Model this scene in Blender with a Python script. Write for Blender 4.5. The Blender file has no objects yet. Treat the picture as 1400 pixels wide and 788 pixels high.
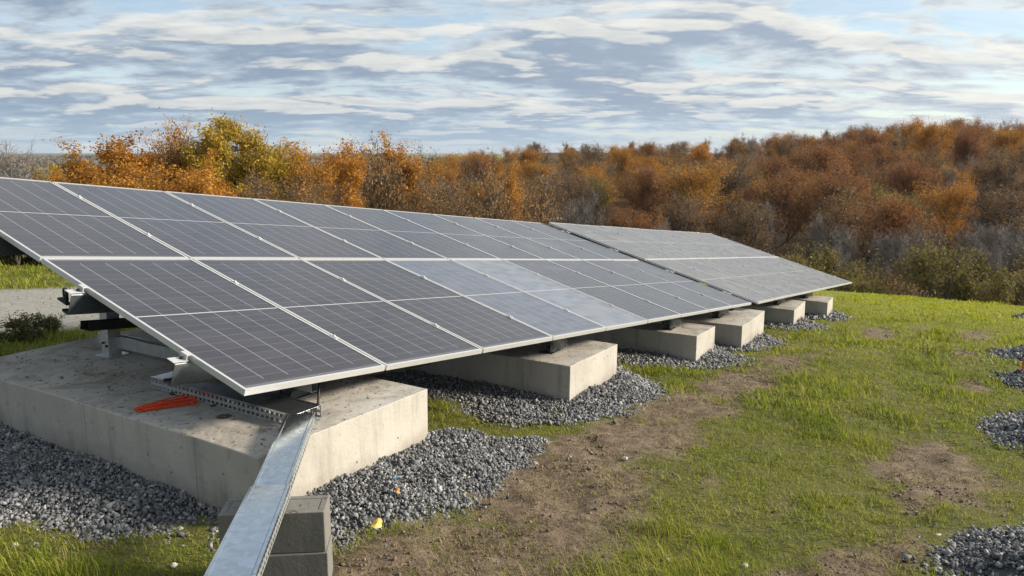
import bpy, math, random
import numpy as np
from mathutils import Matrix, Vector

# ------------------------------------------------------------------ camera, sky, sun, exposure
scene = bpy.context.scene
COL = scene.collection
rad = math.radians
CAM = np.array([-2.5975, -3.2717, 1.96])
AX = np.array([0.52837, -0.84901, 0.0])       # camera right, level
AY = np.array([0.84901, 0.52837, 0.0])        # camera forward, level
AZ = np.array([0.0, 0.0, 1.0])
FPX, PITCH, ROLL = 1063.2, rad(10.204), rad(0.155)
cp, sp, cr, sr = math.cos(PITCH), math.sin(PITCH), math.cos(ROLL), math.sin(ROLL)
fwd = AY * cp - AZ * sp
up0 = AY * sp + AZ * cp
rgt = AX * cr + up0 * sr
upv = -AX * sr + up0 * cr

def ray(u, v):
    return rgt * ((u - 700) / FPX) + upv * ((394 - v) / FPX) + fwd

cam_d = bpy.data.cameras.new('camera')
cam_d.sensor_width = 36.0
cam_d.lens = 36.0 * FPX / 1400.0
cam_d.clip_end = 20000
cam_d.clip_start = 0.05
cam = bpy.data.objects.new('camera', cam_d)
COL.objects.link(cam)
M = Matrix.Identity(4)
for i in range(3):
    M[i][0], M[i][1], M[i][2], M[i][3] = rgt[i], upv[i], -fwd[i], CAM[i]
cam.matrix_world = M
scene.camera = cam

SUN_EL = rad(24)
sd = AX * 0.985 + AY * 0.10
sd = sd / np.linalg.norm(sd)                  # level direction to the sun
SUN_DIR = sd * math.cos(SUN_EL) + AZ * math.sin(SUN_EL)
sun_d = bpy.data.lights.new('sun', 'SUN')
sun_d.energy = 4.1
sun_d.angle = rad(13.0)
sun_d.color = (1.0, 0.90, 0.75)
sun = bpy.data.objects.new('sun', sun_d)
COL.objects.link(sun)
sun.rotation_euler = Vector(SUN_DIR).to_track_quat('Z', 'Y').to_euler()

scene.view_settings.view_transform = 'Standard'
scene.view_settings.look = 'None'
scene.view_settings.exposure = 0.88
scene.view_settings.gamma = 1.0
scene.view_settings.use_curve_mapping = False
scene.render.engine = 'CYCLES'
scene.cycles.max_bounces = 6
scene.cycles.transparent_max_bounces = 6

world = bpy.data.worlds.new('World')
scene.world = world
world.use_nodes = True
WN, WL = world.node_tree.nodes, world.node_tree.links
WN.clear()

class NT:
    """small helper for node trees"""
    def __init__(s, tree): s.t = tree
    def n(s, typ, **kw):
        nd = s.t.nodes.new(typ)
        for k, v in kw.items():
            if k.startswith('_'): setattr(nd, k[1:], v)
            else: nd.inputs[k].default_value = v
        return nd
    def l(s, a, b): s.t.links.new(a, b)
    def put(s, val, sock):
        if hasattr(val, 'links') or isinstance(val, bpy.types.NodeSocket): s.l(val, sock)
        else: sock.default_value = val
    def m(s, op, a, b=None, c=None, clamp=False):
        nd = s.t.nodes.new('ShaderNodeMath'); nd.operation = op; nd.use_clamp = clamp
        for i, v in enumerate((a, b, c)):
            if v is not None: s.put(v, nd.inputs[i])
        return nd.outputs[0]
    def mr(s, v, a, b, c=0.0, d=1.0, smooth=False):
        nd = s.t.nodes.new('ShaderNodeMapRange')
        if smooth: nd.interpolation_type = 'SMOOTHSTEP'
        s.put(v, nd.inputs[0])
        for i, q in enumerate((a, b, c, d)): nd.inputs[i + 1].default_value = q
        return nd.outputs[0]
    def mix(s, f, a, b, blend='MIX'):
        nd = s.t.nodes.new('ShaderNodeMix'); nd.data_type = 'RGBA'; nd.blend_type = blend
        s.put(f, nd.inputs[0])
        for v, k in ((a, 6), (b, 7)):
            if isinstance(v, tuple): v = (*v, 1.0) if len(v) == 3 else v
            s.put(v, nd.inputs[k])
        return nd.outputs[2]
    def noise(s, vec, scale, detail=4, rough=0.55, dist=0.0, out=0):
        nd = s.t.nodes.new('ShaderNodeTexNoise')
        nd.inputs['Scale'].default_value = scale; nd.inputs['Detail'].default_value = detail
        nd.inputs['Roughness'].default_value = rough; nd.inputs['Distortion'].default_value = dist
        if vec is not None: s.l(vec, nd.inputs['Vector'])
        return nd.outputs[out]
    def ramp(s, f, stops):
        nd = s.t.nodes.new('ShaderNodeValToRGB')
        e = nd.color_ramp.elements
        while len(e) < len(stops): e.new(0.5)
        for el, (p, c) in zip(e, stops): el.position = p; el.color = (*c, 1.0)
        s.put(f, nd.inputs[0])
        return nd.outputs[0]
    def mapping(s, vec, scale=(1, 1, 1), loc=(0, 0, 0), rot=(0, 0, 0)):
        nd = s.t.nodes.new('ShaderNodeMapping')
        nd.inputs['Scale'].default_value = scale; nd.inputs['Location'].default_value = loc
        nd.inputs['Rotation'].default_value = rot
        s.l(vec, nd.inputs['Vector'])
        return nd.outputs[0]

def build_sky():
    g = NT(world.node_tree)
    tc = g.n('ShaderNodeTexCoord').outputs['Generated']
    sep = g.n('ShaderNodeSeparateXYZ'); g.l(tc, sep.inputs[0])
    x, y, z = sep.outputs
    zz = g.m('ADD', g.m('MAXIMUM', z, 0.0), 0.16)
    cmb = g.n('ShaderNodeCombineXYZ')
    # a flat cloud layer overhead, turned so that its X runs towards the sun's side
    ca, sa = float(AX[0]), float(AX[1])
    px = g.m('ADD', g.m('MULTIPLY', x, ca), g.m('MULTIPLY', y, sa))
    py = g.m('ADD', g.m('MULTIPLY', x, -sa), g.m('MULTIPLY', y, ca))
    g.l(g.m('DIVIDE', px, zz), cmb.inputs[0]); g.l(g.m('DIVIDE', py, zz), cmb.inputs[1])
    P = cmb.outputs[0]
    wob = g.noise(P, 0.9, 3, 0.5, 0.0, 1)
    off = g.n('ShaderNodeVectorMath', _operation='MULTIPLY_ADD'); g.l(wob, off.inputs[0]); off.inputs[1].default_value = (.5, .3, 0); g.l(P, off.inputs[2])
    Q = off.outputs[0]
    sc_ = (SKY_SX, SKY_SY, 1.0)
    n1 = g.noise(g.mapping(Q, scale=sc_, loc=SKY_LOC), 1.0, 7, 0.53, 0.1)
    n2 = g.noise(g.mapping(Q, scale=tuple(q * 0.955 for q in sc_), loc=(SKY_LOC[0] + 0.05, SKY_LOC[1], SKY_LOC[2])), 1.0, 7, 0.53, 0.1)
    nb = g.noise(g.mapping(P, scale=(0.28, 0.42, 1), loc=(7.0, 2.6, 0)), 1.0, 2, 0.5)
    nf = g.noise(g.mapping(Q, scale=(4.2, 5.0, 1), loc=(1.0, 9.0, 0)), 1.0, 7, 0.60, 0.1)
    sunv = g.n('ShaderNodeCombineXYZ', X=float(SUN_DIR[0]), Y=float(SUN_DIR[1]), Z=float(SUN_DIR[2]))
    dt = g.n('ShaderNodeVectorMath', _operation='DOT_PRODUCT'); g.l(tc, dt.inputs[0]); g.l(sunv.outputs[0], dt.inputs[1])
    glow = g.m('POWER', g.mr(dt.outputs['Value'], -0.25, 1.0), 1.5)
    dens = g.m('ADD', n1, g.m('MULTIPLY', g.m('SUBTRACT', nb, 0.5), 0.40))
    dens = g.m('SUBTRACT', dens, g.m('MULTIPLY', px, 0.11))
    dens = g.m('ADD', dens, g.m('MULTIPLY', g.m('SUBTRACT', nf, 0.5), 0.50))
    cover = g.mr(dens, 0.24, 0.46, 0.0, 1.0, True)
    thick = g.mr(dens, 0.34, 0.60, 0.0, 1.0, True)
    rim = g.mr(g.m('ADD', g.m('SUBTRACT', n1, n2), g.m('MULTIPLY', g.m('SUBTRACT', nf, 0.5), 0.10)), 0.005, 0.095, 0.0, 1.0, True)
    grey = g.mix(glow, (0.225, 0.295, 0.385), (0.44, 0.49, 0.56))
    cream = g.mix(glow, (0.74, 0.72, 0.66), (0.92, 0.88, 0.77))
    thin = g.mix(glow, (0.52, 0.59, 0.65), (0.86, 0.87, 0.80))
    c = g.mix(thick, thin, grey)
    c = g.mix(g.m('MULTIPLY', rim, 0.70), c, cream)
    ng = g.noise(g.mapping(Q, scale=(3.4, 6.5, 1), loc=(4.0, 3.0, 0)), 1.0, 8, 0.66, 0.2)
    c = g.mix(g.mr(ng, 0.38, 0.72, 0.0, 0.42, True), c, grey)
    hz = g.mr(z, 0.0, 0.065, 1.0, 0.0, True)
    c = g.mix(g.m('MULTIPLY', hz, 0.60), c, g.mix(glow, (0.33, 0.44, 0.54), (0.56, 0.65, 0.76)))
    cover = g.m('MAXIMUM', cover, g.m('MULTIPLY', hz, 0.85))
    cover = g.m('MAXIMUM', cover, 0.42)
    sky = g.n('ShaderNodeTexSky')
    sky.sky_type = 'NISHITA'; sky.sun_disc = False
    sky.sun_elevation = SUN_EL
    sky.sun_rotation = math.atan2(SUN_DIR[0], SUN_DIR[1])
    sky.air_density = 1.0; sky.dust_density = 0.2; sky.ozone_density = 2.5
    b1 = g.n('ShaderNodeBackground', Strength=0.085); g.l(sky.outputs[0], b1.inputs[0])
    b2 = g.n('ShaderNodeBackground', Strength=0.70); g.l(c, b2.inputs[0])
    mx = g.n('ShaderNodeMixShader'); g.l(cover, mx.inputs[0]); g.l(b1.outputs[0], mx.inputs[1]); g.l(b2.outputs[0], mx.inputs[2])
    out = g.n('ShaderNodeOutputWorld'); g.l(mx.outputs[0], out.inputs[0])
SKY_SX, SKY_SY, SKY_LOC = 1.5, 2.3, (5.1, 1.7, 0.4)
build_sky()

# ------------------------------------------------------------------ helpers
rng = np.random.default_rng(7)
random.seed(7)

def vnoise(x, y, seed=0):
    x = np.asarray(x, float); y = np.asarray(y, float)
    xi, yi = np.floor(x).astype(np.int64), np.floor(y).astype(np.int64)
    fx, fy = x - xi, y - yi
    fx, fy = fx * fx * (3 - 2 * fx), fy * fy * (3 - 2 * fy)
    def h(a, b):
        n = (a * 374761393 + b * 668265263 + seed * 974711) & 0x7fffffff
        n = ((n ^ (n >> 13)) * 1274126177) & 0x7fffffff
        n = n ^ (n >> 16)
        return (n & 0xffff) / 65535.0
    return (h(xi, yi) * (1 - fx) + h(xi + 1, yi) * fx) * (1 - fy) + (h(xi, yi + 1) * (1 - fx) + h(xi + 1, yi + 1) * fx) * fy

def fbm(x, y, seed=0, oct=4, gain=0.5):
    s, a, t = 0.0, 1.0, 0.0
    for o in range(oct):
        s = s + a * vnoise(x * 2 ** o, y * 2 ** o, seed + o * 17); t += a; a *= gain
    return s / t

def sstep(a, b, v):
    t = np.clip((np.asarray(v, float) - a) / (b - a), 0, 1)
    return t * t * (3 - 2 * t)

def mesh_from(name, V, F, smooth=False):
    """V (n,3); F array (m,3) or (m,4) or list of faces"""
    me = bpy.data.meshes.new(name)
    V = np.asarray(V, np.float32)
    if isinstance(F, np.ndarray):
        k = F.shape[1]
        me.vertices.add(len(V)); me.vertices.foreach_set('co', V.ravel())
        me.loops.add(F.size); me.loops.foreach_set('vertex_index', F.astype(np.int32).ravel())
        me.polygons.add(len(F))
        me.polygons.foreach_set('loop_start', np.arange(0, F.size, k, dtype=np.int32))
        me.polygons.foreach_set('loop_total', np.full(len(F), k, np.int32))
        me.update(calc_edges=True)
    else:
        me.from_pydata([tuple(map(float, v)) for v in V], [], F)
        me.update()
    if smooth: me.polygons.foreach_set('use_smooth', np.ones(len(me.polygons), bool))
    return me

def link(name, me, mat, parent=None, loc=None):
    o = bpy.data.objects.new(name, me)
    if mat is not None and len(me.materials) == 0: me.materials.append(mat)
    COL.objects.link(o)
    if parent is not None: o.parent = parent
    if loc is not None: o.location = loc
    return o

def empty(name, loc):
    o = bpy.data.objects.new(name, None); o.empty_display_size = 0.2
    COL.objects.link(o); o.location = loc
    return o

def tag(o, label=None, cat=None, group=None, kind=None):
    if label: o['label'] = label
    if cat: o['category'] = cat
    if group: o['group'] = group
    if kind: o['kind'] = kind
    return o

def copy_tree(o, parent=None):
    c = o.copy(); COL.objects.link(c)
    if parent is not None: c.parent = parent
    for ch in list(o.children): copy_tree(ch, c)
    return c

class MB:
    def __init__(s): s.V, s.F = [], []
    def add(s, vs, fs):
        b = len(s.V); s.V += [tuple(map(float, v)) for v in vs]; s.F += [tuple(b + i for i in f) for f in fs]
    def obox(s, c, ax, ay, az):
        """box by centre and three half-axis vectors"""
        c, ax, ay, az = (np.asarray(q, float) for q in (c, ax, ay, az))
        vs = [c + i * ax + j * ay + k * az for k in (-1, 1) for j in (-1, 1) for i in (-1, 1)]
        s.add(vs, [(0, 2, 3, 1), (4, 5, 7, 6), (0, 1, 5, 4), (2, 6, 7, 3), (0, 4, 6, 2), (1, 3, 7, 5)])
    def box(s, x0, x1, y0, y1, z0, z1):
        s.obox(((x0 + x1) / 2, (y0 + y1) / 2, (z0 + z1) / 2), ((x1 - x0) / 2, 0, 0), (0, (y1 - y0) / 2, 0), (0, 0, (z1 - z0) / 2))
    def bar(s, a, b, w, h, up=(0, 0, 1)):
        a, b = np.asarray(a, float), np.asarray(b, float)
        d = b - a; L = np.linalg.norm(d); d /= L
        sd_ = np.cross(d, up); sd_ /= np.linalg.norm(sd_); u = np.cross(sd_, d)
        s.obox((a + b) / 2, d * L / 2, sd_ * w / 2, u * h / 2)
    def profile(s, a, b, prof, up=(0, 0, 1)):
        """open sheet profile list of (side,up) swept a->b, with its own thickness made later by solidify"""
        a, b = np.asarray(a, float), np.asarray(b, float)
        d = b - a; d /= np.linalg.norm(d)
        sd_ = np.cross(d, up); sd_ /= np.linalg.norm(sd_); u = np.cross(sd_, d)
        n = len(prof)
        vs = [a + sd_ * p + u * q for p, q in prof] + [b + sd_ * p + u * q for p, q in prof]
        s.add(vs, [(i, i + 1, n + i + 1, n + i) for i in range(n - 1)])
    def tube(s, pts, r, k=6):
        pts = [np.asarray(p, float) for p in pts]
        rs = r if hasattr(r, '__len__') else [r] * len(pts)
        b = len(s.V)
        for i, p in enumerate(pts):
            d = pts[min(i + 1, len(pts) - 1)] - pts[max(i - 1, 0)]
            d = d / (np.linalg.norm(d) + 1e-9)
            a = np.cross(d, (0.31, 0.17, 0.93)); a /= np.linalg.norm(a) + 1e-9; c = np.cross(d, a)
            for j in range(k):
                t = 2 * math.pi * j / k
                s.V.append(tuple(p + (a * math.cos(t) + c * math.sin(t)) * rs[i]))
        for i in range(len(pts) - 1):
            for j in range(k):
                s.F.append((b + i * k + j, b + i * k + (j + 1) % k, b + (i + 1) * k + (j + 1) % k, b + (i + 1) * k + j))
        s.F.append(tuple(b + j for j in range(k))[::-1]); e = b + (len(pts) - 1) * k
        s.F.append(tuple(e + j for j in range(k)))
    def build(s, name, mat, parent=None, loc=None, bevel=0, solid=0, smooth=False, segs=2):
        V = np.asarray(s.V, float)
        if loc is not None: pass
        me = mesh_from(name, V, s.F, smooth)
        o = link(name, me, mat, parent, loc)
        if solid:
            md = o.modifiers.new('thickness', 'SOLIDIFY'); md.thickness = solid; md.offset = 0
        if bevel:
            md = o.modifiers.new('bevel', 'BEVEL'); md.width = bevel; md.segments = segs; md.limit_method = 'ANGLE'
        return o

# ------------------------------------------------------------------ materials
def new_mat(name):
    m = bpy.data.materials.new(name); m.use_nodes = True
    m.node_tree.nodes.clear()
    g = NT(m.node_tree)
    out = g.n('ShaderNodeOutputMaterial')
    bs = g.n('ShaderNodeBsdfPrincipled')
    g.l(bs.outputs[0], out.inputs[0])
    return m, g, bs, out

def bump(g, bs, h, strength=0.5, dist=0.01):
    b = g.n('ShaderNodeBump', Strength=strength, Distance=dist)
    g.put(h, b.inputs['Height']); g.l(b.outputs[0], bs.inputs['Normal'])

def mat_simple(name, col, rough=0.6, metal=0.0, var=0.12, scale=20, spec=0.5):
    m, g, bs, _ = new_mat(name)
    tc = g.n('ShaderNodeTexCoord').outputs['Object']
    n = g.noise(tc, scale, 4)
    dark = tuple(c * (1 - var * 1.6) for c in col); lite = tuple(min(1, c * (1 + var * 1.6)) for c in col)
    g.l(g.mix(n, dark, lite), bs.inputs['Base Color'])
    g.l(g.mr(n, 0.2, 0.8, rough - 0.08, rough + 0.1), bs.inputs['Roughness'])
    bs.inputs['Metallic'].default_value = metal
    bs.inputs['Specular IOR Level'].default_value = spec
    return m

def mat_concrete(name, base, dirt=(0.150, 0.122, 0.094)):
    m, g, bs, _ = new_mat(name)
    geo = g.n('ShaderNodeNewGeometry')
    tc = g.n('ShaderNodeTexCoord').outputs['Object']
    pos = geo.outputs['Position']
    sepn = g.n('ShaderNodeSeparateXYZ'); g.l(geo.outputs['True Normal'], sepn.inputs[0])
    up = g.mr(sepn.outputs[2], 0.5, 0.9)
    a = g.noise(pos, 1.7, 6, 0.6, 0.4); b = g.noise(pos, 9, 5, 0.6); c = g.noise(pos, 55, 3, 0.6)
    col = g.mix(g.mr(a, 0.3, 0.7), tuple(q * 0.84 for q in base), tuple(q * 1.10 for q in base))
    col = g.mix(g.m('MULTIPLY', g.mr(b, 0.35, 0.75), 0.25), col, tuple(q * 0.72 for q in base))
    col = g.mix(g.m('MULTIPLY', g.mr(c, 0.5, 0.8), 0.25), col, tuple(q * 1.25 for q in base))
    # top: trodden mud and darker damp blotches
    mud = g.m('MULTIPLY', g.m('MULTIPLY', g.mr(g.noise(g.mapping(pos, loc=(4, 1, 0)), 2.6, 8, 0.74, 0.9), 0.46, 0.70), up), 0.85)
    col = g.mix(mud, col, dirt)
    spk = g.m('MULTIPLY', g.mr(g.noise(pos, 24, 3, 0.5, 0.6), 0.62, 0.68), g.m('ADD', g.m('MULTIPLY', up, 0.75), 0.18))
    col = g.mix(spk, col, (0.075, 0.062, 0.05))
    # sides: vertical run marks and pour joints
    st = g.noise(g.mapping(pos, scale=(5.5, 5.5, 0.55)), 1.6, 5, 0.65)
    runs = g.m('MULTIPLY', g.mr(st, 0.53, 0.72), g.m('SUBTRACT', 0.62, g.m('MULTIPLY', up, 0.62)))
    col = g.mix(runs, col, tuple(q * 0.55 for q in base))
    so = g.n('ShaderNodeSeparateXYZ'); g.l(tc, so.inputs[0])
    seam = g.m('LESS_THAN', g.m('ABSOLUTE', g.m('SUBTRACT', g.m('FRACT', g.m('DIVIDE', g.m('ADD', so.outputs[1], g.m('MULTIPLY', b, 0.02)), 1.06)), 0.5)), 0.0035)
    seam = g.m('MULTIPLY', seam, g.m('SUBTRACT', 1.0, up))
    col = g.mix(g.m('MULTIPLY', seam, 0.6), col, tuple(q * 0.4 for q in base))
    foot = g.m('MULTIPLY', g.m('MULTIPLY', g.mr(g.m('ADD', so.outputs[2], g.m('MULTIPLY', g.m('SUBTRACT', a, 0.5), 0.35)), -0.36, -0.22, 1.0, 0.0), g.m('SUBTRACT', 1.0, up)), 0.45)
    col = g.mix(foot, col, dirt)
    pit = g.n('ShaderNodeTexVoronoi', Scale=11.0); g.l(pos, pit.inputs['Vector'])
    hole = g.mr(pit.outputs['Distance'], 0.05, 0.12, 1.0, 0.0)
    hole = g.m('MULTIPLY', hole, g.mr(g.noise(pos, 3.3, 2), 0.46, 0.56))
    col = g.mix(g.m('MULTIPLY', hole, 0.8), col, tuple(q * 0.33 for q in base))
    g.l(col, bs.inputs['Base Color'])
    bs.inputs['Roughness'].default_value = 0.9
    bs.inputs['Specular IOR Level'].default_value = 0.25
    h = g.m('ADD', g.m('MULTIPLY', c, 0.3), g.m('SUBTRACT', g.m('MULTIPLY', b, 0.6), g.m('MULTIPLY', hole, 0.8)))
    bump(g, bs, h, 0.55, 0.012)
    return m

def mat_galv(name, col=(0.42, 0.45, 0.48), rough=0.34, metal=0.9, wear=1.0):
    m, g, bs, _ = new_mat(name)
    tc = g.n('ShaderNodeTexCoord').outputs['Object']
    v = g.n('ShaderNodeTexVoronoi', Scale=38.0); g.l(tc, v.inputs['Vector'])
    sc = g.n('ShaderNodeSeparateColor'); g.l(v.outputs['Color'], sc.inputs[0])
    n = g.noise(tc, 5, 5, 0.6); n2 = g.noise(tc, 40, 4, 0.7)
    c = g.mix(sc.outputs[0], tuple(q * 0.88 for q in col), tuple(q * 1.10 for q in col))
    c = g.mix(g.m('MULTIPLY', g.mr(n, 0.5, 0.75), 0.35 * wear), c, tuple(q * 0.7 for q in col))
    c = g.mix(g.m('MULTIPLY', g.mr(n2, 0.66, 0.74), 0.5 * wear), c, (0.75, 0.76, 0.76))
    g.l(c, bs.inputs['Base Color'])
    bs.inputs['Metallic'].default_value = metal
    g.l(g.m('ADD', g.mr(n, 0.3, 0.7, rough - 0.08 * wear, rough + 0.12 * wear), g.m('MULTIPLY', sc.outputs[1], 0.06)), bs.inputs['Roughness'])
    bump(g, bs, n, 0.15 * wear, 0.01)
    return m

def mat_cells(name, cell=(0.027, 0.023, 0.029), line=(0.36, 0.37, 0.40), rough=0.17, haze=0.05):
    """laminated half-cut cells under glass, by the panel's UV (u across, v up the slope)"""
    m, g, bs, _ = new_mat(name)
    uv = g.n('ShaderNodeUVMap'); uv.uv_map = 'UVMap'
    sep = g.n('ShaderNodeSeparateXYZ'); g.l(uv.outputs[0], sep.inputs[0])
    u, v = sep.outputs[0], sep.outputs[1]
    uu = g.mr(u, 0.018, 0.982, 0.0, 6.0)
    du = g.m('ABSOLUTE', g.m('SUBTRACT', g.m('FRACT', g.m('ADD', uu, 0.5)), 0.5))        # 0 at a column gap
    vv = g.mr(v, 0.022, 0.978, 0.0, 22.0)
    dv = g.m('ABSOLUTE', g.m('SUBTRACT', g.m('FRACT', g.m('ADD', vv, 0.5)), 0.5))
    inside = g.m('MULTIPLY', g.m('MULTIPLY', g.m('GREATER_THAN', uu, 0.3), g.m('LESS_THAN', uu, 5.7)),
                 g.m('MULTIPLY', g.m('GREATER_THAN', vv, 0.55), g.m('LESS_THAN', vv, 21.45)))
    colgap = g.m('MULTIPLY', g.m('LESS_THAN', du, 0.015), inside)
    rowgap = g.m('MULTIPLY', g.m('LESS_THAN', dv, 0.028), g.m('MULTIPLY', g.m('GREATER_THAN', uu, 0.02), g.m('LESS_THAN', uu, 5.98)))
    ub = g.m('MULTIPLY', uu, 9.0)
    db = g.m('ABSOLUTE', g.m('SUBTRACT', g.m('FRACT', ub), 0.5))
    bus = g.m('LESS_THAN', db, 0.035)
    mid = g.m('LESS_THAN', g.m('ABSOLUTE', g.m('SUBTRACT', v, 0.5)), 0.0028)
    oi = g.n('ShaderNodeObjectInfo')
    tc = g.n('ShaderNodeTexCoord').outputs['Object']
    shift = g.n('ShaderNodeVectorMath', _operation='ADD'); g.l(tc, shift.inputs[0])
    cx = g.n('ShaderNodeCombineXYZ'); g.l(g.m('MULTIPLY', oi.outputs['Random'], 30.0), cx.inputs[0]); g.l(cx.outputs[0], shift.inputs[1])
    pv = shift.outputs[0]
    # each cell has its own faint tint
    cellid = g.n('ShaderNodeCombineXYZ'); g.l(g.m('FLOOR', uu), cellid.inputs[0]); g.l(g.m('FLOOR', vv), cellid.inputs[1]); g.l(oi.outputs['Random'], cellid.inputs[2])
    wn = g.n('ShaderNodeTexWhiteNoise', _noise_dimensions='3D'); g.l(cellid.outputs[0], wn.inputs['Vector'])
    c = g.mix(wn.outputs['Value'], tuple(q * 0.82 for q in cell), tuple(q * 1.2 for q in cell))
    c = g.mix(g.m('MULTIPLY', oi.outputs['Random'], 0.35), c, (cell[0] * 1.25, cell[1] * 1.12, cell[2] * 1.02))
    c = g.mix(g.m('MULTIPLY', bus, 0.10), c, line)
    c = g.mix(g.m('MULTIPLY', rowgap, 0.16), c, line)
    c = g.mix(g.m('MULTIPLY', colgap, 0.62), c, line)
    c = g.mix(mid, c, (0.46, 0.46, 0.46))
    dust = g.noise(g.mapping(pv, scale=(1.0, 2.2, 1.0)), 1.6, 6, 0.62, 0.7)
    fine = g.noise(pv, 30, 3, 0.6)
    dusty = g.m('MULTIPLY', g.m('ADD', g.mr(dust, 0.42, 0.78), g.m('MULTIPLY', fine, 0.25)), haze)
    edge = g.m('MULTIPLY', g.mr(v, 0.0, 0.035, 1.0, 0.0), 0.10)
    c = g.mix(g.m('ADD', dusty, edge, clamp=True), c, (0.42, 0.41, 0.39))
    g.l(c, bs.inputs['Base Color'])
    bs.inputs['IOR'].default_value = 1.5
    g.l(g.mr(dust, 0.3, 0.8, rough - 0.05, rough + 0.14), bs.inputs['Roughness'])
    bs.inputs['Specular IOR Level'].default_value = 0.5
    return m

def mat_stone(name, dark, lite, white=0.08):
    m, g, bs, _ = new_mat(name)
    geo = g.n('ShaderNodeNewGeometry')
    r = geo.outputs['Random Per Island']
    c = g.ramp(r, [(0.0, dark), (0.55, tuple((a + b) / 2 for a, b in zip(dark, lite))), (1 - white, lite), (1.0, (0.5, 0.49, 0.47) if white else lite)])
    n = g.noise(geo.outputs['Position'], 60, 4, 0.6)
    c = g.mix(g.mr(n, 0.3, 0.75, 0.0, 0.45), c, tuple(q * 0.5 for q in lite))
    g.l(c, bs.inputs['Base Color']); bs.inputs['Roughness'].default_value = 0.85
    bs.inputs['Specular IOR Level'].default_value = 0.3
    return m

def mat_leaf(name, stops, trans=0.35, grass=False):
    m, g, bs, out = new_mat(name)
    geo = g.n('ShaderNodeNewGeometry'); oi = g.n('ShaderNodeObjectInfo')
    r = geo.outputs['Random Per Island']
    big = g.noise(geo.outputs['Position'], 0.5 if not grass else 1.3, 3, 0.6)
    f = g.m('ADD', g.m('MULTIPLY', r, 0.45 if grass else 0.26), g.m('MULTIPLY', g.mr(big, 0.3, 0.7), 0.35))
    if not grass: f = g.m('ADD', f, g.m('MULTIPLY', oi.outputs['Random'], 0.36))
    c = g.ramp(f, stops)
    if grass:   # sunlight on the far sward is painted in as a brighter yellow green
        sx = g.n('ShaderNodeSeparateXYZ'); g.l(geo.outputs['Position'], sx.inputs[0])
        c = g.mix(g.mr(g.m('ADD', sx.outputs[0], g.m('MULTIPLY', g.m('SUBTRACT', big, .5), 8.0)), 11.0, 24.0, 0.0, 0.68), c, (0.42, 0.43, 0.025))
    if not grass:
        c = g.mix(g.m('MULTIPLY', oi.outputs['Random'], 0.30), c, (0.19, 0.115, 0.058))
    g.l(c, bs.inputs['Base Color']); bs.inputs['Roughness'].default_value = 0.7
    bs.inputs['Specular IOR Level'].default_value = 0.25
    tr = g.n('ShaderNodeBsdfTranslucent'); g.l(c, tr.inputs[0])
    mx = g.n('ShaderNodeMixShader', Fac=trans); g.l(bs.outputs[0], mx.inputs[1]); g.l(tr.outputs[0], mx.inputs[2])
    g.l(mx.outputs[0], out.inputs[0])
    return m

def mat_bark(name, a, b):
    m, g, bs, _ = new_mat(name)
    tc = g.n('ShaderNodeTexCoord').outputs['Object']
    n = g.noise(g.mapping(tc, scale=(6, 6, 1.2)), 1.5, 5, 0.65)
    oi = g.n('ShaderNodeObjectInfo')
    c = g.mix(n, a, b)
    c = g.mix(g.m('MULTIPLY', oi.outputs['Random'], 0.35), c, tuple(q * 0.6 for q in a))
    g.l(c, bs.inputs['Base Color']); bs.inputs['Roughness'].default_value = 0.95
    return m

MT = {}
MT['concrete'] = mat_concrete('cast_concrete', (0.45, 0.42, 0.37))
MT['cinder'] = mat_concrete('grey_block_concrete', (0.19, 0.18, 0.165), (0.16, 0.14, 0.12))
MT['galv'] = mat_galv('galvanised_steel', (0.47, 0.49, 0.50), 0.36, 0.6)
MT['galv_dark'] = mat_galv('dull_galvanised_steel', (0.095, 0.108, 0.115), 0.45, 0.5)
MT['galv_lite'] = mat_galv('bright_galvanised_sheet', (0.50, 0.55, 0.59), 0.13, 0.95, 0.15)
MT['alu'] = mat_simple('anodised_aluminium', (0.58, 0.58, 0.57), 0.38, 0.35, 0.04, 30)
MT['black_steel'] = mat_simple('black_coated_steel', (0.018, 0.019, 0.020), 0.5)
MT['rubber'] = mat_simple('black_rubber', (0.012, 0.012, 0.013), 0.55)
MT['cells'] = mat_cells('dark_solar_cells')
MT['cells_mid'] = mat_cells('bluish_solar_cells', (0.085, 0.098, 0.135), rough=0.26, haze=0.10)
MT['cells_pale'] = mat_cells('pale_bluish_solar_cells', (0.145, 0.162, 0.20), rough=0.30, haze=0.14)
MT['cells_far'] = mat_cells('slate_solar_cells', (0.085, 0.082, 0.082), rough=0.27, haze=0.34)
MT['backsheet'] = mat_simple('white_backsheet', (0.55, 0.55, 0.54), 0.6)
MT['stone'] = mat_stone('crushed_blue_stone', (0.062, 0.063, 0.065), (0.29, 0.29, 0.292), 0.10)
MT['grit'] = mat_simple('stone_grit', (0.075, 0.075, 0.078), 0.95, 0, 0.45, 120)
MT['orange'] = mat_simple('orange_plastic', (0.78, 0.075, 0.012), 0.4)
MT['blue'] = mat_simple('blue_plastic', (0.10, 0.30, 0.55), 0.5)
MT['mud'] = mat_simple('dried_mud', (0.085, 0.065, 0.048), 0.95, 0, 0.3, 60)
MT['earth'] = mat_stone('brown_earth', (0.085, 0.060, 0.041), (0.26, 0.195, 0.135), 0.0)
MT['white_stone'] = mat_simple('pale_limestone', (0.52, 0.49, 0.44), 0.9, 0, 0.2, 40)
MT['leaf_yellow'] = mat_simple('yellow_leaf_blade', (0.70, 0.46, 0.10), 0.6, 0, 0.15, 60)
MT['leaf_brown'] = mat_simple('brown_leaf_blade', (0.42, 0.19, 0.05), 0.6, 0, 0.2, 60)
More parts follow.
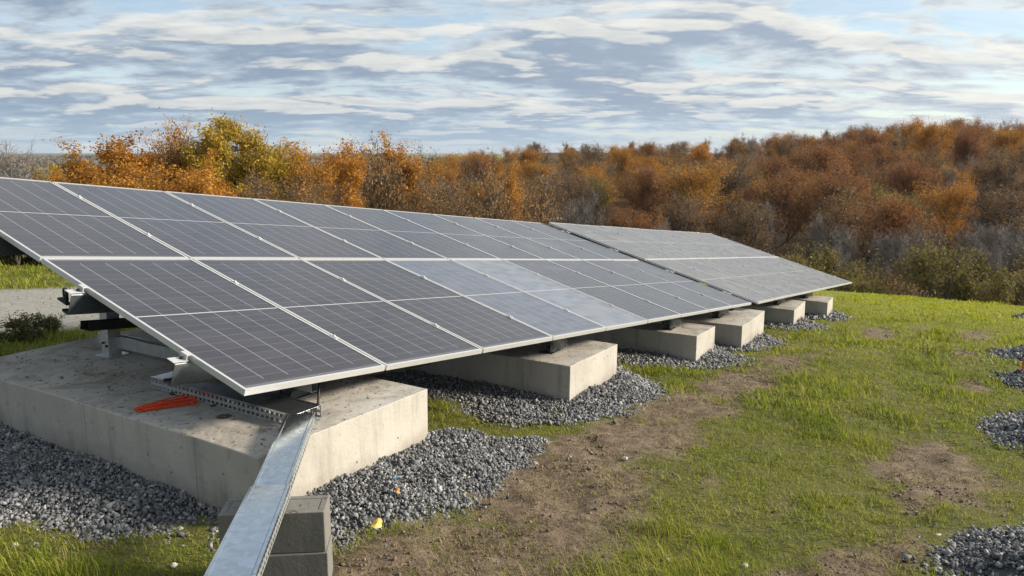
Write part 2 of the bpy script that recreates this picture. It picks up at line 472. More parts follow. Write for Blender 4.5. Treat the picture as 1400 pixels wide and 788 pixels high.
MT['grass'] = mat_leaf('grass_blades', [(0.0, (0.045, 0.080, 0.010)), (0.28, (0.165, 0.215, 0.017)), (0.50, (0.305, 0.320, 0.031)), (0.75, (0.36, 0.315, 0.085)), (1.0, (0.46, 0.38, 0.21))], 0.42, True)
MT['straw'] = mat_leaf('dry_grass_blades', [(0.0, (0.12, 0.09, 0.045)), (0.5, (0.24, 0.19, 0.10)), (1.0, (0.36, 0.30, 0.17))], 0.2, True)
MT['bark'] = mat_bark('grey_brown_bark', (0.055, 0.045, 0.036), (0.13, 0.11, 0.09))
MT['bark_pale'] = mat_bark('pale_grey_bark', (0.145, 0.125, 0.106), (0.26, 0.232, 0.205))
MT['farwood'] = mat_leaf('distant_foliage', [(0.0, (0.045, 0.045, 0.035)), (0.4, (0.10, 0.085, 0.055)), (0.75, (0.19, 0.125, 0.07)), (1.0, (0.26, 0.19, 0.09))], 0.0)
MT['lf_gold'] = mat_leaf('golden_orange_leaves', [(0.0, (0.26, 0.105, 0.016)), (0.4, (0.50, 0.225, 0.026)), (0.75, (0.62, 0.32, 0.040)), (1.0, (0.66, 0.42, 0.08))])
MT['lf_yellow'] = mat_leaf('yellow_green_leaves', [(0.0, (0.20, 0.145, 0.018)), (0.4, (0.42, 0.29, 0.03)), (0.75, (0.56, 0.40, 0.04)), (1.0, (0.64, 0.48, 0.07))])
MT['lf_russet'] = mat_leaf('russet_leaves', [(0.0, (0.17, 0.068, 0.028)), (0.4, (0.34, 0.145, 0.048)), (0.75, (0.48, 0.23, 0.070)), (1.0, (0.56, 0.33, 0.11))])
MT['lf_brown'] = mat_leaf('dull_brown_leaves', [(0.0, (0.16, 0.092, 0.046)), (0.4, (0.29, 0.175, 0.080)), (0.75, (0.39, 0.25, 0.115)), (1.0, (0.47, 0.33, 0.16))])
MT['lf_tan'] = mat_leaf('dusty_tan_leaves', [(0.0, (0.17, 0.10, 0.05)), (0.4, (0.33, 0.19, 0.075)), (0.75, (0.43, 0.27, 0.11)), (1.0, (0.50, 0.34, 0.15))])
MT['lf_olive'] = mat_leaf('olive_leaves', [(0.0, (0.10, 0.082, 0.022)), (0.4, (0.20, 0.17, 0.042)), (0.75, (0.30, 0.25, 0.06)), (1.0, (0.38, 0.30, 0.10))])
MT['lf_green'] = mat_leaf('dark_green_leaves', [(0.0, (0.022, 0.035, 0.010)), (0.4, (0.05, 0.072, 0.018)), (0.75, (0.09, 0.105, 0.025)), (1.0, (0.15, 0.14, 0.04))])

# ------------------------------------------------------------------ terrain
KR = [(0, -1.96), (24, -4.5), (34, -5.75), (41, -7.9), (48, -10.6), (60, -14.0), (80, -16.5), (110, -16.5), (160, -13.0), (220, -8.0), (280, -4.0), (350, -2.5), (600, -10), (1500, -30), (6000, -60)]
KL = [(0, -1.96), (24, -3.6), (34, -6.0), (48, -10.0), (60, -13.0), (100, -18), (200, -27), (400, -42), (800, -58), (1300, -50), (1700, -42), (2200, -36), (2800, -32), (3600, -30), (6000, -60)]

def polar(x, y):
    dx, dy = x - CAM[0], y - CAM[1]
    r = np.hypot(dx, dy)
    az = np.degrees(np.arctan2(dx * AX[0] + dy * AX[1], dx * AY[0] + dy * AY[1]))
    return r, az

def ground_base(x, y):
    x = np.asarray(x, float); y = np.asarray(y, float)
    r, az = polar(x, y)
    near = -0.117 * np.clip(x, -60, 60)
    a, b = zip(*KR); zr = np.interp(r, a, b)
    a, b = zip(*KL); zl = np.interp(r, a, b)
    w = sstep(-11, 2, az) * (1 - sstep(75, 110, az))
    und = (fbm(x / 160 + 3, y / 160, 5, 3) - 0.5) * 14 * sstep(250, 900, r) + (fbm(x / 40, y / 40, 9, 3) - 0.5) * 2.5 * sstep(50, 120, r)
    hillr = (az > -10) * sstep(10, 30, az) * sstep(150, 260, r) * 3.0
    far = zr * w + zl * (1 - w) + und + hillr * w + CAM[2]
    t = sstep(25, 37, r)
    return near * (1 - t) + far * t

# trodden earth: patches with their own shape, in metres on the ground (cx, cy, half-length, half-width, weight)
DIRT = [(0.3, -1.25, 1.2, 0.66, 1.15), (1.6, -1.12, 1.2, 0.55, 1.1), (2.9, -0.95, 1.1, 0.48, 1.1), (4.4, -0.9, 1.3, 0.44, 1.0), (6.3, -0.85, 1.5, 0.42, 1.1),
        (8.6, -1.0, 1.5, 0.40, .9), (10.4, -1.2, 1.1, 0.3, .55), (14.1, -1.5, 1.3, 0.34, .95), (1.0, -2.75, 0.75, 0.36, .85), (1.7, -2.95, 0.6, 0.3, .85),
        (3.9, -3.05, 1.0, 0.42, 1.05), (3.0, -2.98, 0.6, 0.25, .8), (8.7, -3.15, 0.8, 0.25, .8), (12.2, -3.0, 0.9, 0.25, .9), (15.9, -3.15, 1.6, 0.42, .9), (2.6, -1.9, 0.7, 0.22, .42),
        (-0.4, -1.7, 0.8, 0.5, .8), (-1.0, -0.9, 0.5, 0.4, .4), (-0.9, 0.2, .4, .22, .45), (20, -1.9, 2.0, 0.3, .4)]

def dirt_mask(x, y):
    x = np.asarray(x, float); y = np.asarray(y, float)
    wx = x + (fbm(x * 1.3, y * 1.3, 21) - .5) * 1.0; wy = y + (fbm(x * 1.3, y * 1.3, 31) - .5) * 0.6
    d = np.zeros_like(x)
    for cx, cy, a, b, w in DIRT:
        d = np.maximum(d, w * np.exp(-((wx - cx) / a) ** 2 - ((wy - cy) / b) ** 2))
    n = 0.55 * fbm(x * 2.2, y * 3.0, 41, 4, 0.6) + 0.45 * fbm(x * 7, y * 9, 43, 3, 0.65)
    r, _ = polar(x, y)
    d = d + (n - 0.5) * 1.25 * sstep(0.02, 0.3, d)
    # a thin worn state everywhere in the near field
    d = np.maximum(d, (fbm(x * 0.9, y * 1.4, 51) - 0.555) * 2.2 * (r < 22))
    return sstep(0.30, 0.82, d)

def road_mask(x, y):
    n = (fbm(x * 0.8, y * 0.8, 61) - .5) * 0.9
    yn = y + n - 0.0 * x
    return sstep(6.3, 6.75, yn) * (1 - sstep(10.8, 11.5, yn)) * (1 - sstep(30, 40, np.asarray(x, float)))

# beds of crushed stone round the blocks (outline, level the stone is filled to or None for a heap)
BEDS = [
    ([(-1.5, 3.9), (-1.35, 1.6), (-0.95, 0.78), (-0.66, 0.28), (-0.27, 0.0), (-0.3, -0.40), (-0.08, -0.64), (0.4, -0.76), (0.9, -0.82), (1.6, -0.78), (2.1, -0.70), (2.52, -0.56), (2.1, -0.28), (1.86, 0.1), (1.75, 0.6), (1.8, 3.9)], 0.075, 'dark blue-grey crushed stone spread round the nearest, largest concrete block'),
    ([(2.9, 3.8), (2.8, 1.0), (2.62, 0.25), (2.7, -0.05), (3.1, -0.36), (3.9, -0.62), (4.9, -0.56), (5.35, -0.2), (5.6, 0.15), (5.45, 1.0), (5.4, 3.8)], -0.36, 'grey crushed stone spread round the second concrete block from the camera'),
    ([(6.1, 3.8), (6.05, 0.6), (6.4, -0.02), (7.0, -0.42), (7.6, -0.57), (8.2, -0.44), (8.45, 0.0), (8.5, 3.8)], -0.775, 'grey crushed stone round the third concrete block from the camera'),
    ([(8.62, 3.8), (8.65, 0.0), (9.2, -0.42), (10.0, -0.52), (10.85, -0.32), (11.05, 0.1), (11.1, 3.8)], -1.0, 'crushed stone round the wide block under the gap between the two arrays'),
    ([(12.4, 3.8), (12.5, 0.0), (13.0, -0.48), (14.1, -0.55), (14.75, 0.0), (14.8, 3.8)], -1.48, 'crushed stone round the block under the middle of the far array'),
    ([(15.3, 3.8), (15.4, -0.1), (15.9, -0.55), (16.9, -0.6), (17.4, 0.0), (17.4, 3.8)], -1.80, 'small bed of crushed stone round the farthest concrete block'),
    ([(1.3, -6.2), (1.2, -4.0), (1.75, -3.16), (2.5, -3.2), (2.95, -3.6), (3.3, -4.2), (3.3, -6.2)], None, 'crushed stone heap cut by the lower right corner of the photo'),
    ([(4.9, -6.2), (4.95, -4.0), (5.2, -3.55), (5.7, -3.28), (6.4, -3.38), (7.1, -3.7), (7.4, -4.4), (7.4, -6.2)], None, 'dark crushed stone heap at the right edge, beside the bare earth patch'),
    ([(8.6, -6.2), (8.7, -3.9), (9.3, -3.5), (10.2, -3.55), (10.9, -4.2), (10.9, -6.2)], None, 'low crushed stone heap at the right edge with an orange peg stuck in it'),
    ([(11.6, -6.2), (11.7, -3.8), (12.5, -3.42), (13.6, -3.5), (14.2, -4.2), (14.2, -6.2)], None, 'crushed stone heap at the right edge just beyond the one with the orange peg'),
    ([(21.5, -6.6), (22.0, -4.3), (23.4, -3.95), (25.0, -4.2), (26, -6.6)], None, 'farthest crushed stone heap at the right edge, near the crest of the field'),
]

def poly_dist(x, y, poly):
    """signed distance to a polygon, positive inside"""
    P = np.array(poly, float); Q = np.roll(P, -1, 0)
    d = np.full(np.shape(x), 1e9); ins = np.zeros(np.shape(x), bool)
    for a, b in zip(P, Q):
        e = b - a; t = np.clip(((x - a[0]) * e[0] + (y - a[1]) * e[1]) / (e @ e), 0, 1)
        d = np.minimum(d, np.hypot(x - a[0] - t * e[0], y - a[1] - t * e[1]))
        c = ((a[1] > y) != (b[1] > y)) & (x < (b[0] - a[0]) * (y - a[1]) / (b[1] - a[1] + 1e-12) + a[0])
        ins ^= c
    return np.where(ins, d, -d)

def bed_field(x, y):
    best = np.full(np.shape(x), -1e9)
    for poly, lv, _ in BEDS:
        P = np.array(poly)
        near = (x > P[:, 0].min() - 1) & (x < P[:, 0].max() + 1) & (y > P[:, 1].min() - 1) & (y < P[:, 1].max() + 1)
        if near.any():
            dd = poly_dist(x[near], y[near], poly) + (fbm(x[near] * 3.2, y[near] * 3.2, 71) - .5) * 0.22
            best[near] = np.maximum(best[near], dd)
    return best

def build_ground():
    NA, rs = 720, [0.0]
    r = 0.15
    rl = []
    while r < 9000:
        rl.append(r)
        r += max(0.035, r * 0.0125) if r < 45 else r * 0.032
    rl = np.array(rl)
    th = np.linspace(0, 2 * np.pi, NA, endpoint=False)
    c0 = np.array([-2.6, -3.3])
    R, T = np.meshgrid(rl, th, indexing='ij')
    X = c0[0] + R * np.cos(T); Y = c0[1] + R * np.sin(T)
    X = np.concatenate([[c0[0]], X.ravel()]); Y = np.concatenate([[c0[1]], Y.ravel()])
    Z = ground_base(X, Y)
    r_, az = polar(X, Y)
    D = dirt_mask(X, Y) * (r_ < 60); RD = road_mask(X, Y) * (r_ < 60)
    nearw = 1 - sstep(20, 45, r_)
    rough = (fbm(X * 5, Y * 5, 81, 4, 0.6) - .5) * 0.10 * D + (fbm(X * 1.5, Y * 1.5, 82, 3) - .5) * 0.07 + (fbm(X * 14, Y * 14, 83, 3) - .5) * 0.022
    Z = Z + rough * nearw
    n = len(rl)
    F = []
    idx = np.arange(n * NA).reshape(n, NA) + 1
    a = idx[:-1, :]; b = np.roll(idx, -1, 1)[:-1, :]; c = np.roll(idx, -1, 1)[1:, :]; d = idx[1:, :]
    quads = np.stack([a, d, c, b], -1).reshape(-1, 4)
    # centre fan as degenerate-free triangles is under the camera: add one ring of quads by pairs
    fan = np.stack([np.zeros(NA // 2, int), idx[0, 0::2], idx[0, 1::2], np.roll(idx[0, 0::2], -1)], -1)
    me = mesh_from('ground', np.stack([X, Y, Z], -1), np.concatenate([quads, fan]), True)
    litter = sstep(46, 58, r_) * (1 - sstep(330, 420, r_) * (az < 0))
    farf = sstep(180, 320, r_) * (1 - sstep(-11, 0, az))
    litter = litter * (1 - farf)
    for nm, arr in (('dirt', D), ('road', RD), ('litter', litter), ('farfield', farf)):
        at = me.attributes.new(nm, 'FLOAT', 'POINT'); at.data.foreach_set('value', arr.astype(np.float32))
    m, g, bs, _ = new_mat('ground')
    geo = g.n('ShaderNodeNewGeometry'); pos = geo.outputs['Position']
    def attr(nm): return g.n('ShaderNodeAttribute', _attribute_name=nm).outputs['Fac']
    n1 = g.noise(pos, 0.6, 5, 0.6); n2 = g.noise(pos, 9, 7, 0.70, 0.5); n3 = g.noise(pos, 60, 4, 0.7)
    gr = g.mix(g.mr(n2, 0.3, 0.7), (0.068, 0.074, 0.018), (0.185, 0.185, 0.042))
    gr = g.mix(g.m('MULTIPLY', g.mr(n1, 0.35, 0.7), 0.5), gr, (0.17, 0.155, 0.05))
    gr = g.mix(g.m('MULTIPLY', g.mr(n3, 0.5, 0.75), 0.5), gr, (0.20, 0.16, 0.08))
    gx = g.n('ShaderNodeSeparateXYZ'); g.l(pos, gx.inputs[0])
    gr = g.mix(g.mr(g.m('ADD', gx.outputs[0], g.m('MULTIPLY', g.m('SUBTRACT', n1, .5), 8.0)), 11.0, 24.0, 0.0, 0.6), gr, (0.26, 0.28, 0.025))  # far turf tinted yellow too, painting in the same patch of sun
    ea = g.mix(g.mr(n2, 0.36, 0.66), (0.125, 0.088, 0.058), (0.31, 0.235, 0.160))
    ea = g.mix(g.m('MULTIPLY', g.mr(g.noise(pos, 2.3, 6, 0.7, 1.0), 0.5, 0.66), 0.65), ea, (0.080, 0.057, 0.040))
    ea = g.mix(g.m('MULTIPLY', g.mr(n3, 0.58, 0.72), 0.5), ea, (0.36, 0.29, 0.21))
    rd = g.mix(g.mr(n2, 0.3, 0.7), (0.27, 0.26, 0.235), (0.42, 0.405, 0.365))
    rd = g.mix(g.m('MULTIPLY', g.mr(n3, 0.55, 0.75), 0.5), rd, (0.18, 0.17, 0.15))
    li = g.mix(g.mr(n2, 0.3, 0.7), (0.055, 0.036, 0.020), (0.14, 0.085, 0.04))
    fn = g.noise(pos, 0.006, 4, 0.6); fn2 = g.noise(g.mapping(pos, loc=(300, 90, 0)), 0.011, 6, 0.7)
    ff = g.mix(g.mr(fn, 0.42, 0.56), (0.10, 0.135, 0.085), (0.175, 0.135, 0.125))
    ff = g.mix(g.mr(fn2, 0.50, 0.56), ff, (0.075, 0.085, 0.075))
    ff = g.mix(g.m('MULTIPLY', g.mr(g.noise(pos, 0.05, 5, 0.7), 0.5, 0.6), 0.6), ff, (0.11, 0.10, 0.095))
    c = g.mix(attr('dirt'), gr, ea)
    c = g.mix(attr('road'), c, rd)
    c = g.mix(attr('litter'), c, li)
    c = g.mix(attr('farfield'), c, ff)
    g.l(c, bs.inputs['Base Color']); bs.inputs['Roughness'].default_value = 0.95
    bs.inputs['Specular IOR Level'].default_value = 0.2
    bump(g, bs, g.m('ADD', g.m('MULTIPLY', n2, 1.0), g.m('MULTIPLY', n3, 0.45)), 0.9, 0.07)
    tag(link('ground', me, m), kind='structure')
build_ground()

# ------------------------------------------------------------------ crushed stone
def stone_protos(k=12):
    v = np.array([(i, j, l) for i in (-1, 1) for j in (-1, 1) for l in (-1, 1)], float) * .66
    f = np.array([(0, 1, 3), (0, 3, 2), (4, 6, 7), (4, 7, 5), (0, 4, 5), (0, 5, 1), (2, 3, 7), (2, 7, 6), (0, 2, 6), (0, 6, 4), (1, 5, 7), (1, 7, 3)])
    out = [(v * (1 + rng.uniform(-.45, .35, (8, 1))) + rng.normal(0, .12, (8, 3))) * rng.uniform((.85, .6, .45), (1.35, 1.0, .85)) for _ in range(k)]
    return out, f
SP, SF = stone_protos()
NSV = 8

def rot_mats(n):
    q = rng.normal(size=(n, 4)); q /= np.linalg.norm(q, axis=1, keepdims=True)
    w, x, y, z = q.T
    return np.stack([np.stack([1 - 2 * (y * y + z * z), 2 * (x * y - z * w), 2 * (x * z + y * w)], -1),
                     np.stack([2 * (x * y + z * w), 1 - 2 * (x * x + z * z), 2 * (y * z - x * w)], -1),
                     np.stack([2 * (x * z - y * w), 2 * (y * z + x * w), 1 - 2 * (x * x + y * y)], -1)], 1)

def stones(P, R):
    n = len(P)
    ids = rng.integers(0, len(SP), n)
    base = np.array(SP)[ids]
    rm = rot_mats(n)
    V = np.einsum('nij,nkj->nki', rm, base) * R[:, None, None] + P[:, None, :]
    F = SF[None] + (np.arange(n) * NSV)[:, None, None]
    return V.reshape(-1, 3), F.reshape(-1, 3)

def bed_height(x, y, dd, lv):
    z = ground_base(x, y)
    if lv is None: top = z + 0.24
    else: top = np.maximum(lv, z + 0.05)
    t = sstep(-0.02, 0.62 if lv is not None else 0.75, dd)
    return z + (top - z) * t + (fbm(x * 2.5, y * 2.5, 91, 3) - .5) * 0.09 * sstep(0, .3, dd)

for poly, lv, lab in BEDS:
    P = np.array(poly)
    x0, x1, y0, y1 = P[:, 0].min() - .15, P[:, 0].max() + .15, P[:, 1].min() - .15, P[:, 1].max() + .15
    cx, cy = P.mean(0); dist = math.hypot(cx - CAM[0], P[:, 1].max() * 0 + (y0 if lv is not None else y1) - CAM[1])
    dcam = max(2.2, math.hypot(max(0, x0 - CAM[0]), 2.0))
    step = 0.05 if dcam < 9 else 0.1
    gx, gy = np.meshgrid(np.arange(x0, x1, step), np.arange(y0, y1, step), indexing='ij')
    dd = poly_dist(gx, gy, poly) + (fbm(gx * 3.2, gy * 3.2, 71) - .5) * 0.22
    gz = bed_height(gx, gy, dd, lv) + np.where(dd > 0.03, 0.0, -0.09) - 0.012
    V = np.stack([gx, gy, gz], -1).reshape(-1, 3)
    nx, ny = gx.shape
    idx = np.arange(nx * ny).reshape(nx, ny)
    q = np.stack([idx[:-1, :-1], idx[1:, :-1], idx[1:, 1:], idx[:-1, 1:]], -1).reshape(-1, 4)
    q = q[(dd.ravel()[q] > -0.04).all(1)]
    tri = np.concatenate([q[:, [0, 1, 2]], q[:, [0, 2, 3]]])
    rad_ = float(np.clip(0.0066 + 0.0008 * dcam, 0.0085, 0.022))
    dens = 1.15 / (math.pi * rad_ ** 2)
    n = int((x1 - x0) * (y1 - y0) * dens)
    sx = rng.uniform(x0, x1, n); sy = rng.uniform(y0, y1, n)
    sdist = poly_dist(sx, sy, poly) + (fbm(sx * 3.2, sy * 3.2, 71) - .5) * 0.22
    keep = (sdist > 0.0) | ((sdist > -0.16) & (rng.uniform(size=n) < 0.30 * np.exp(np.minimum(sdist, 0) * 14)))
    # stones that nothing could show (deep under the arrays) are left out
    keep &= ~((lv is not None) & (sy > 2.6) & (sx > 1.9))
    sx, sy, sdist = sx[keep], sy[keep], sdist[keep]
    sr_ = rad_ * np.exp(rng.normal(0, .33, len(sx)))
    sz = bed_height(sx, sy, sdist, lv) + rng.uniform(-.2, .7, len(sx)) * sr_
    SV, SFc = stones(np.stack([sx, sy, sz], -1), sr_)
    me = mesh_from('gravel_bed', np.concatenate([V, SV]), np.concatenate([tri, SFc + len(V)]))
    me.materials.append(MT['stone']); me.materials.append(MT['grit'])
    me.polygons.foreach_set('material_index', np.concatenate([np.ones(len(tri), np.int32), np.zeros(len(SFc), np.int32)]))
    tag(link('gravel_bed', me, None), lab, 'gravel', 'beds of crushed stone', 'stuff')

# ------------------------------------------------------------------ concrete blocks  (x0, x1, y0, top, height)
BLOCKS = [(-0.113, 1.275, -0.215, 0.41, 0.36), (3.61, 4.66, -0.05, -0.04, 0.34), (7.08, 7.84, -0.10, -0.46, 0.34),
          (9.07, 10.39, -0.145, -0.70, 0.33), (13.11, 14.15, -0.06, -1.17, 0.335), (16.02, 16.73, -0.185, -1.49, 0.32)]
BLAB = ['largest and nearest concrete block, mud marked, carrying the orange ties and a tray',
        'second concrete block from the camera, on its own bed of crushed stone',
        'narrow third concrete block from the camera, under the near array',
        'wide fourth concrete block, under the dark gap between the two arrays',
        'fifth concrete block, first one wholly under the far array',
        'farthest concrete block, small and close to the bright crest of the field']
def concrete_block(i, b):
    x0, x1, y0, zt, h = b
    L = 3.18
    nx, ny, nz = 16, 34, 6
    # a subdivided box whose faces and arrises are a little uneven
    import bmesh
    bm = bmesh.new()
    bmesh.ops.create_cube(bm, size=1.0)
    bmesh.ops.subdivide_edges(bm, edges=[e for e in bm.edges if abs((e.verts[0].co - e.verts[1].co).y) > .5], cuts=28, use_grid_fill=True)
    bmesh.ops.subdivide_edges(bm, edges=[e for e in bm.edges if abs((e.verts[0].co - e.verts[1].co).x) > .5], cuts=12, use_grid_fill=True)
    bmesh.ops.subdivide_edges(bm, edges=[e for e in bm.edges if abs((e.verts[0].co - e.verts[1].co).z) > .5], cuts=4, use_grid_fill=True)
    w = x1 - x0
    for v in bm.verts:
        c = v.co
        X, Y, Zc = (c.x + .5) * w, (c.y + .5) * L, (c.z - .5) * (h + 0.12)
        if abs(c.z - .5) < 1e-4: Zc += 0.002 * (random.random() - .5) + 0.006 * math.sin(3.1 * X + 1.7 * Y + i)
        if abs(abs(c.x) - .5) < 1e-4: X += 0.004 * math.sin(4 * Y + 5 * Zc + i)
        if abs(abs(c.y) - .5) < 1e-4: Y += 0.004 * math.sin(5 * X + i)
        v.co = (X, Y, Zc)
    me = bpy.data.meshes.new('concrete_block'); bm.to_mesh(me); bm.free()
    o = link('concrete_block', me, MT['concrete'], None, (x0, y0, zt))
    md = o.modifiers.new('bevel', 'BEVEL'); md.width = 0.006; md.segments = 2; md.limit_method = 'ANGLE'; md.angle_limit = rad(50)
    tag(o, BLAB[i], 'concrete block', 'concrete ballast blocks')
for i, b in enumerate(BLOCKS): concrete_block(i, b)

# ------------------------------------------------------------------ solar arrays
W, L, GAP = 1.134, 2.125, 0.018
def frame_axes(desc, tilt):
    ex = np.array([math.cos(desc), 0, -math.sin(desc)]); h = np.array([0, 1.0, 0])
    n0 = np.cross(ex, h)
    ey = h * math.cos(tilt) + n0 * math.sin(tilt)
    return ex, ey, np.cross(ex, ey)

def panel_meshes():
    w, l, t, f = W - GAP, L - 0.022, 0.035, 0.017
    fb = MB()
    fb.box(0, w, 0, f, -t, 0); fb.box(0, w, l - f, l, -t, 0)
    fb.box(0, f, f, l - f, -t, 0); fb.box(w - f, w, f, l - f, -t, 0)
    me_f = mesh_from('frame', fb.V, fb.F)
    gb = MB(); zg = -0.0035
    gb.box(f, w - f, f, l - f, -0.009, zg)
    me_g = mesh_from('cell_sheet', gb.V, gb.F)
    uvl = me_g.uv_layers.new(name='UVMap')
    for lp in me_g.loops:
        co = me_g.vertices[lp.vertex_index].co
        uvl.data[lp.index].uv = (co.x / w, co.y / l)
    jb = MB(); jb.box(w / 2 - .05, w / 2 + .05, l / 2 - .03, l / 2 + .03, -0.034, -0.010)
    return me_f, me_g, mesh_from('junction_box', jb.V, jb.F)
ME_FRAME, ME_CELL, ME_JB = panel_meshes()
ME_FRAME.materials.append(MT['alu']); ME_JB.materials.append(MT['rubber']); ME_CELL.materials.append(MT['cells'])
cb = MB(); cb.box(-.012, .012, -.03, .03, -.01, .006); cb.box(-.007, .007, -.007, .007, .006, .013)
ME_CLAMP = mesh_from('mid_clamp', cb.V, cb.F); ME_CLAMP.materials.append(MT['alu'])
PURLY = (0.50, 1.57, 2.70, 3.75)

def solar_array(O, desc, tilt, posts, label, far):
    O = np.array(O, float)
    ex, ey, n = frame_axes(desc, tilt)
    gz = float(ground_base(np.array([O[0]]), np.array([O[1]]))[0])
    base = np.array([O[0], O[1], gz])
    root = empty('solar_array', tuple(base))
    tag(root, label, 'solar array', 'solar arrays on concrete blocks')
    R = Matrix(((ex[0], ey[0], n[0], 0), (ex[1], ey[1], n[1], 0), (ex[2], ey[2], n[2], 0), (0, 0, 0, 1)))
    def S(a, b, c=0.0): return O + ex * a + ey * b + n * c - base     # a point on the table plane, relative to the root
    proto = None
    for j in range(2):
        for i in range(9):
            p = S(i * W + GAP / 2 + random.uniform(-.002, .002), j * L + .006, random.uniform(-.0015, .0015))
            f = link('solar_panel', ME_FRAME, None, root)
            f.matrix_local = Matrix.Translation(Vector(p)) @ R @ Matrix.Rotation(random.uniform(-.0018, .0018), 4, 'X') @ Matrix.Rotation(random.uniform(-.002, .002), 4, 'Y')
            ce = link('cell_sheet', ME_CELL, None, f)
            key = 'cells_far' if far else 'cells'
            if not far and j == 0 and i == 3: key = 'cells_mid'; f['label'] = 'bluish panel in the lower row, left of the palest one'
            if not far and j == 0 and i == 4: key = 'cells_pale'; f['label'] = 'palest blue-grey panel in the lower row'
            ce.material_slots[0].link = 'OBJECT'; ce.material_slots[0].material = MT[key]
            link('junction_box', ME_JB, None, f)
    for i in range(1, 9):
        for py in PURLY:
            c = link('mid_clamp', ME_CLAMP, None, root)
            c.matrix_local = Matrix.Translation(Vector(S(i * W, py, 0.001))) @ R
    ov = 0.095
    for k, py in enumerate(PURLY):                       # sigma shaped purlins along the row
        pb = MB()
        pr = [(-.034, -.016), (-.034, 0), (.030, 0), (.034, -.006), (.034, -.128), (.030, -.134), (-.034, -.134), (-.034, -.118)]
        pb.profile(S(-ov, py, -.037), S(9 * W + ov * .6, py, -.037), pr, up=n)
        pb.build('purlin', MT['galv_dark'], root, solid=0.0035, bevel=0.002)
        for a in (-0.035, 9 * W + 0.02):                 # end clamps: a bracket plate and a bolt head
            eb = MB()
            eb.obox(S(a - .02, py, -.030), ex * .05, ey * .03, n * .003)
            eb.obox(S(a + .012, py, -.015), ex * .004, ey * .03, n * .017)
            eb.obox(S(a + .022, py, .0035), ex * .014, ey * .03, n * .0025)
            eb.build('end_clamp', MT['alu'], root, bevel=0.001)
            hb = MB(); hb.tube([S(a - .005, py, -.027), S(a - .005, py, -.012)], .009, 6)
            hb.build('bolt', MT['black_steel'], root)
    for (px, zb, full) in posts:
        a = (px - O[0]) / ex[0]
        def under(y, drop): # point under the table above (px, y)
            b = (y - O[1]) / ey[1]
            return S(a, b, -drop)
        # sloping rafter under the purlins
        rb = MB(); pr = [(.03, -.0), (-.03, 0), (-.03, -.09), (.03, -.09)]
        rb.profile(under(0.30, .19), under(3.75, .19), pr, up=n); rb.build('rafter', MT['galv_dark'], root, solid=0.004)
        # base rail on the block
        bb = MB(); zr = zb - base[2]
        xx = px - base[0]; y_ = lambda v: v - base[1]
        pr = [(.03, .05), (.03, 0.0), (-.03, 0), (-.03, .05)]
        bb.profile((xx, y_(0.22), zr + .058), (xx, y_(2.52), zr + .058), [(.022, .085), (.03, .085), (.03, .05), (.026, .045), (.026, .035), (.03, .03), (.03, 0), (-.03, 0), (-.03, .085), (-.022, .085)])
        bb.build('base_rail', MT['galv'], root, solid=0.003)
        # front post: short, with flared gusset plates
        fb = MB(); tp = under(0.38, .26); y0 = y_(0.38)
        fb.bar((xx - .035, y0, zr), tp + np.array([-.035, 0, 0]), .06, .05, up=(0, 1, 0))
        for sgn in (-1, 1):
            yo = y0 + sgn * .03
            zt_ = min(tp[2], zr + .2)
            vs = [(xx - .10, yo, zr + .006), (xx + .06, yo, zr + .006), (xx + .01, yo, zt_), (xx - .07, yo, zt_)]
            vs2 = [(q[0], q[1] + .005 * sgn, q[2]) for q in vs]
            fb.add(vs + vs2, [(0, 1, 2, 3), (7, 6, 5, 4), (0, 4, 5, 1), (1, 5, 6, 2), (2, 6, 7, 3), (3, 7, 4, 0)])
        fb.box(xx - .12, xx + .08, y0 - .07, y0 + .07, zr + .001, zr + .008)
        fb.build('front_post', MT['galv_dark'], root, bevel=0.002)
        # rear post
        pb = MB(); tp = under(2.30, .24); y2 = y_(2.30)
        pr = [(.042, -.045), (.048, -.045), (.048, .045), (-.048, .045), (-.048, -.045), (-.042, -.045)]
        pb.profile((xx - .06, y2, zr + .004), tuple(tp + np.array([-.06, 0, 0])), pr, up=(0, -1, 0))
        pb.box(xx - .14, xx + .03, y2 - .08, y2 + .08, zr + .001, zr + .008)
        pb.build('rear_post', MT['galv'], root, solid=0.004)
        for dz, dy in ((.085, -.02), (.105, .02)):
            hb = MB(); hb.tube([(xx - .118, y2 + dy, zr + dz), (xx - .100, y2 + dy, zr + dz)], .009, 6)
            hb.build('bolt', MT['black_steel'], root)
        # diagonal brace from the front foot up to the rafter
        db = MB(); q = under(1.75, .24)
        db.bar((xx + .05, y_(0.50), zr + .16), tuple(q + np.array([.05, 0, 0])), .05, .05); db.build('brace', MT['galv_dark'], root, bevel=.002)
    # black channel carried along the row by the rear posts
    p0, p1 = posts[0], posts[-1]
    tb = MB()
    z0, z1 = p0[1] + .235 - base[2], p1[1] + .235 - base[2]
    pr = [(-.055, .06), (-.055, 0), (.055, 0), (.055, .06)]
    tb.profile((p0[0] - .32 - base[0], 2.17 - base[1], z0 + .03), (p1[0] + .3 - base[0], 2.17 - base[1], z1), pr)
    tb.build('cable_channel', MT['black_steel'], root, solid=0.005)
    return S, base, ex, ey, n

D1, T1, D2, T2 = rad(6.921), rad(14.984), rad(6.374), rad(15.283)
S1, B1, EX1, EY1, N1 = solar_array((0, 0, 0.698), D1, T1, [(0.70, 0.41, 1), (4.02, -0.04, 1), (7.35, -0.46, 1), (9.55, -0.70, 1)],
    'near solar array, two rows of dark panels running from the left edge', False)
S2, B2, EX2, EY2, N2 = solar_array((10.365, -0.044, -0.559), D2, T2, [(10.20, -0.70, 1), (13.55, -1.17, 1), (16.35, -1.49, 1)],
    'far solar array beyond the dark gap, its paler panels ending in a point at right', True)

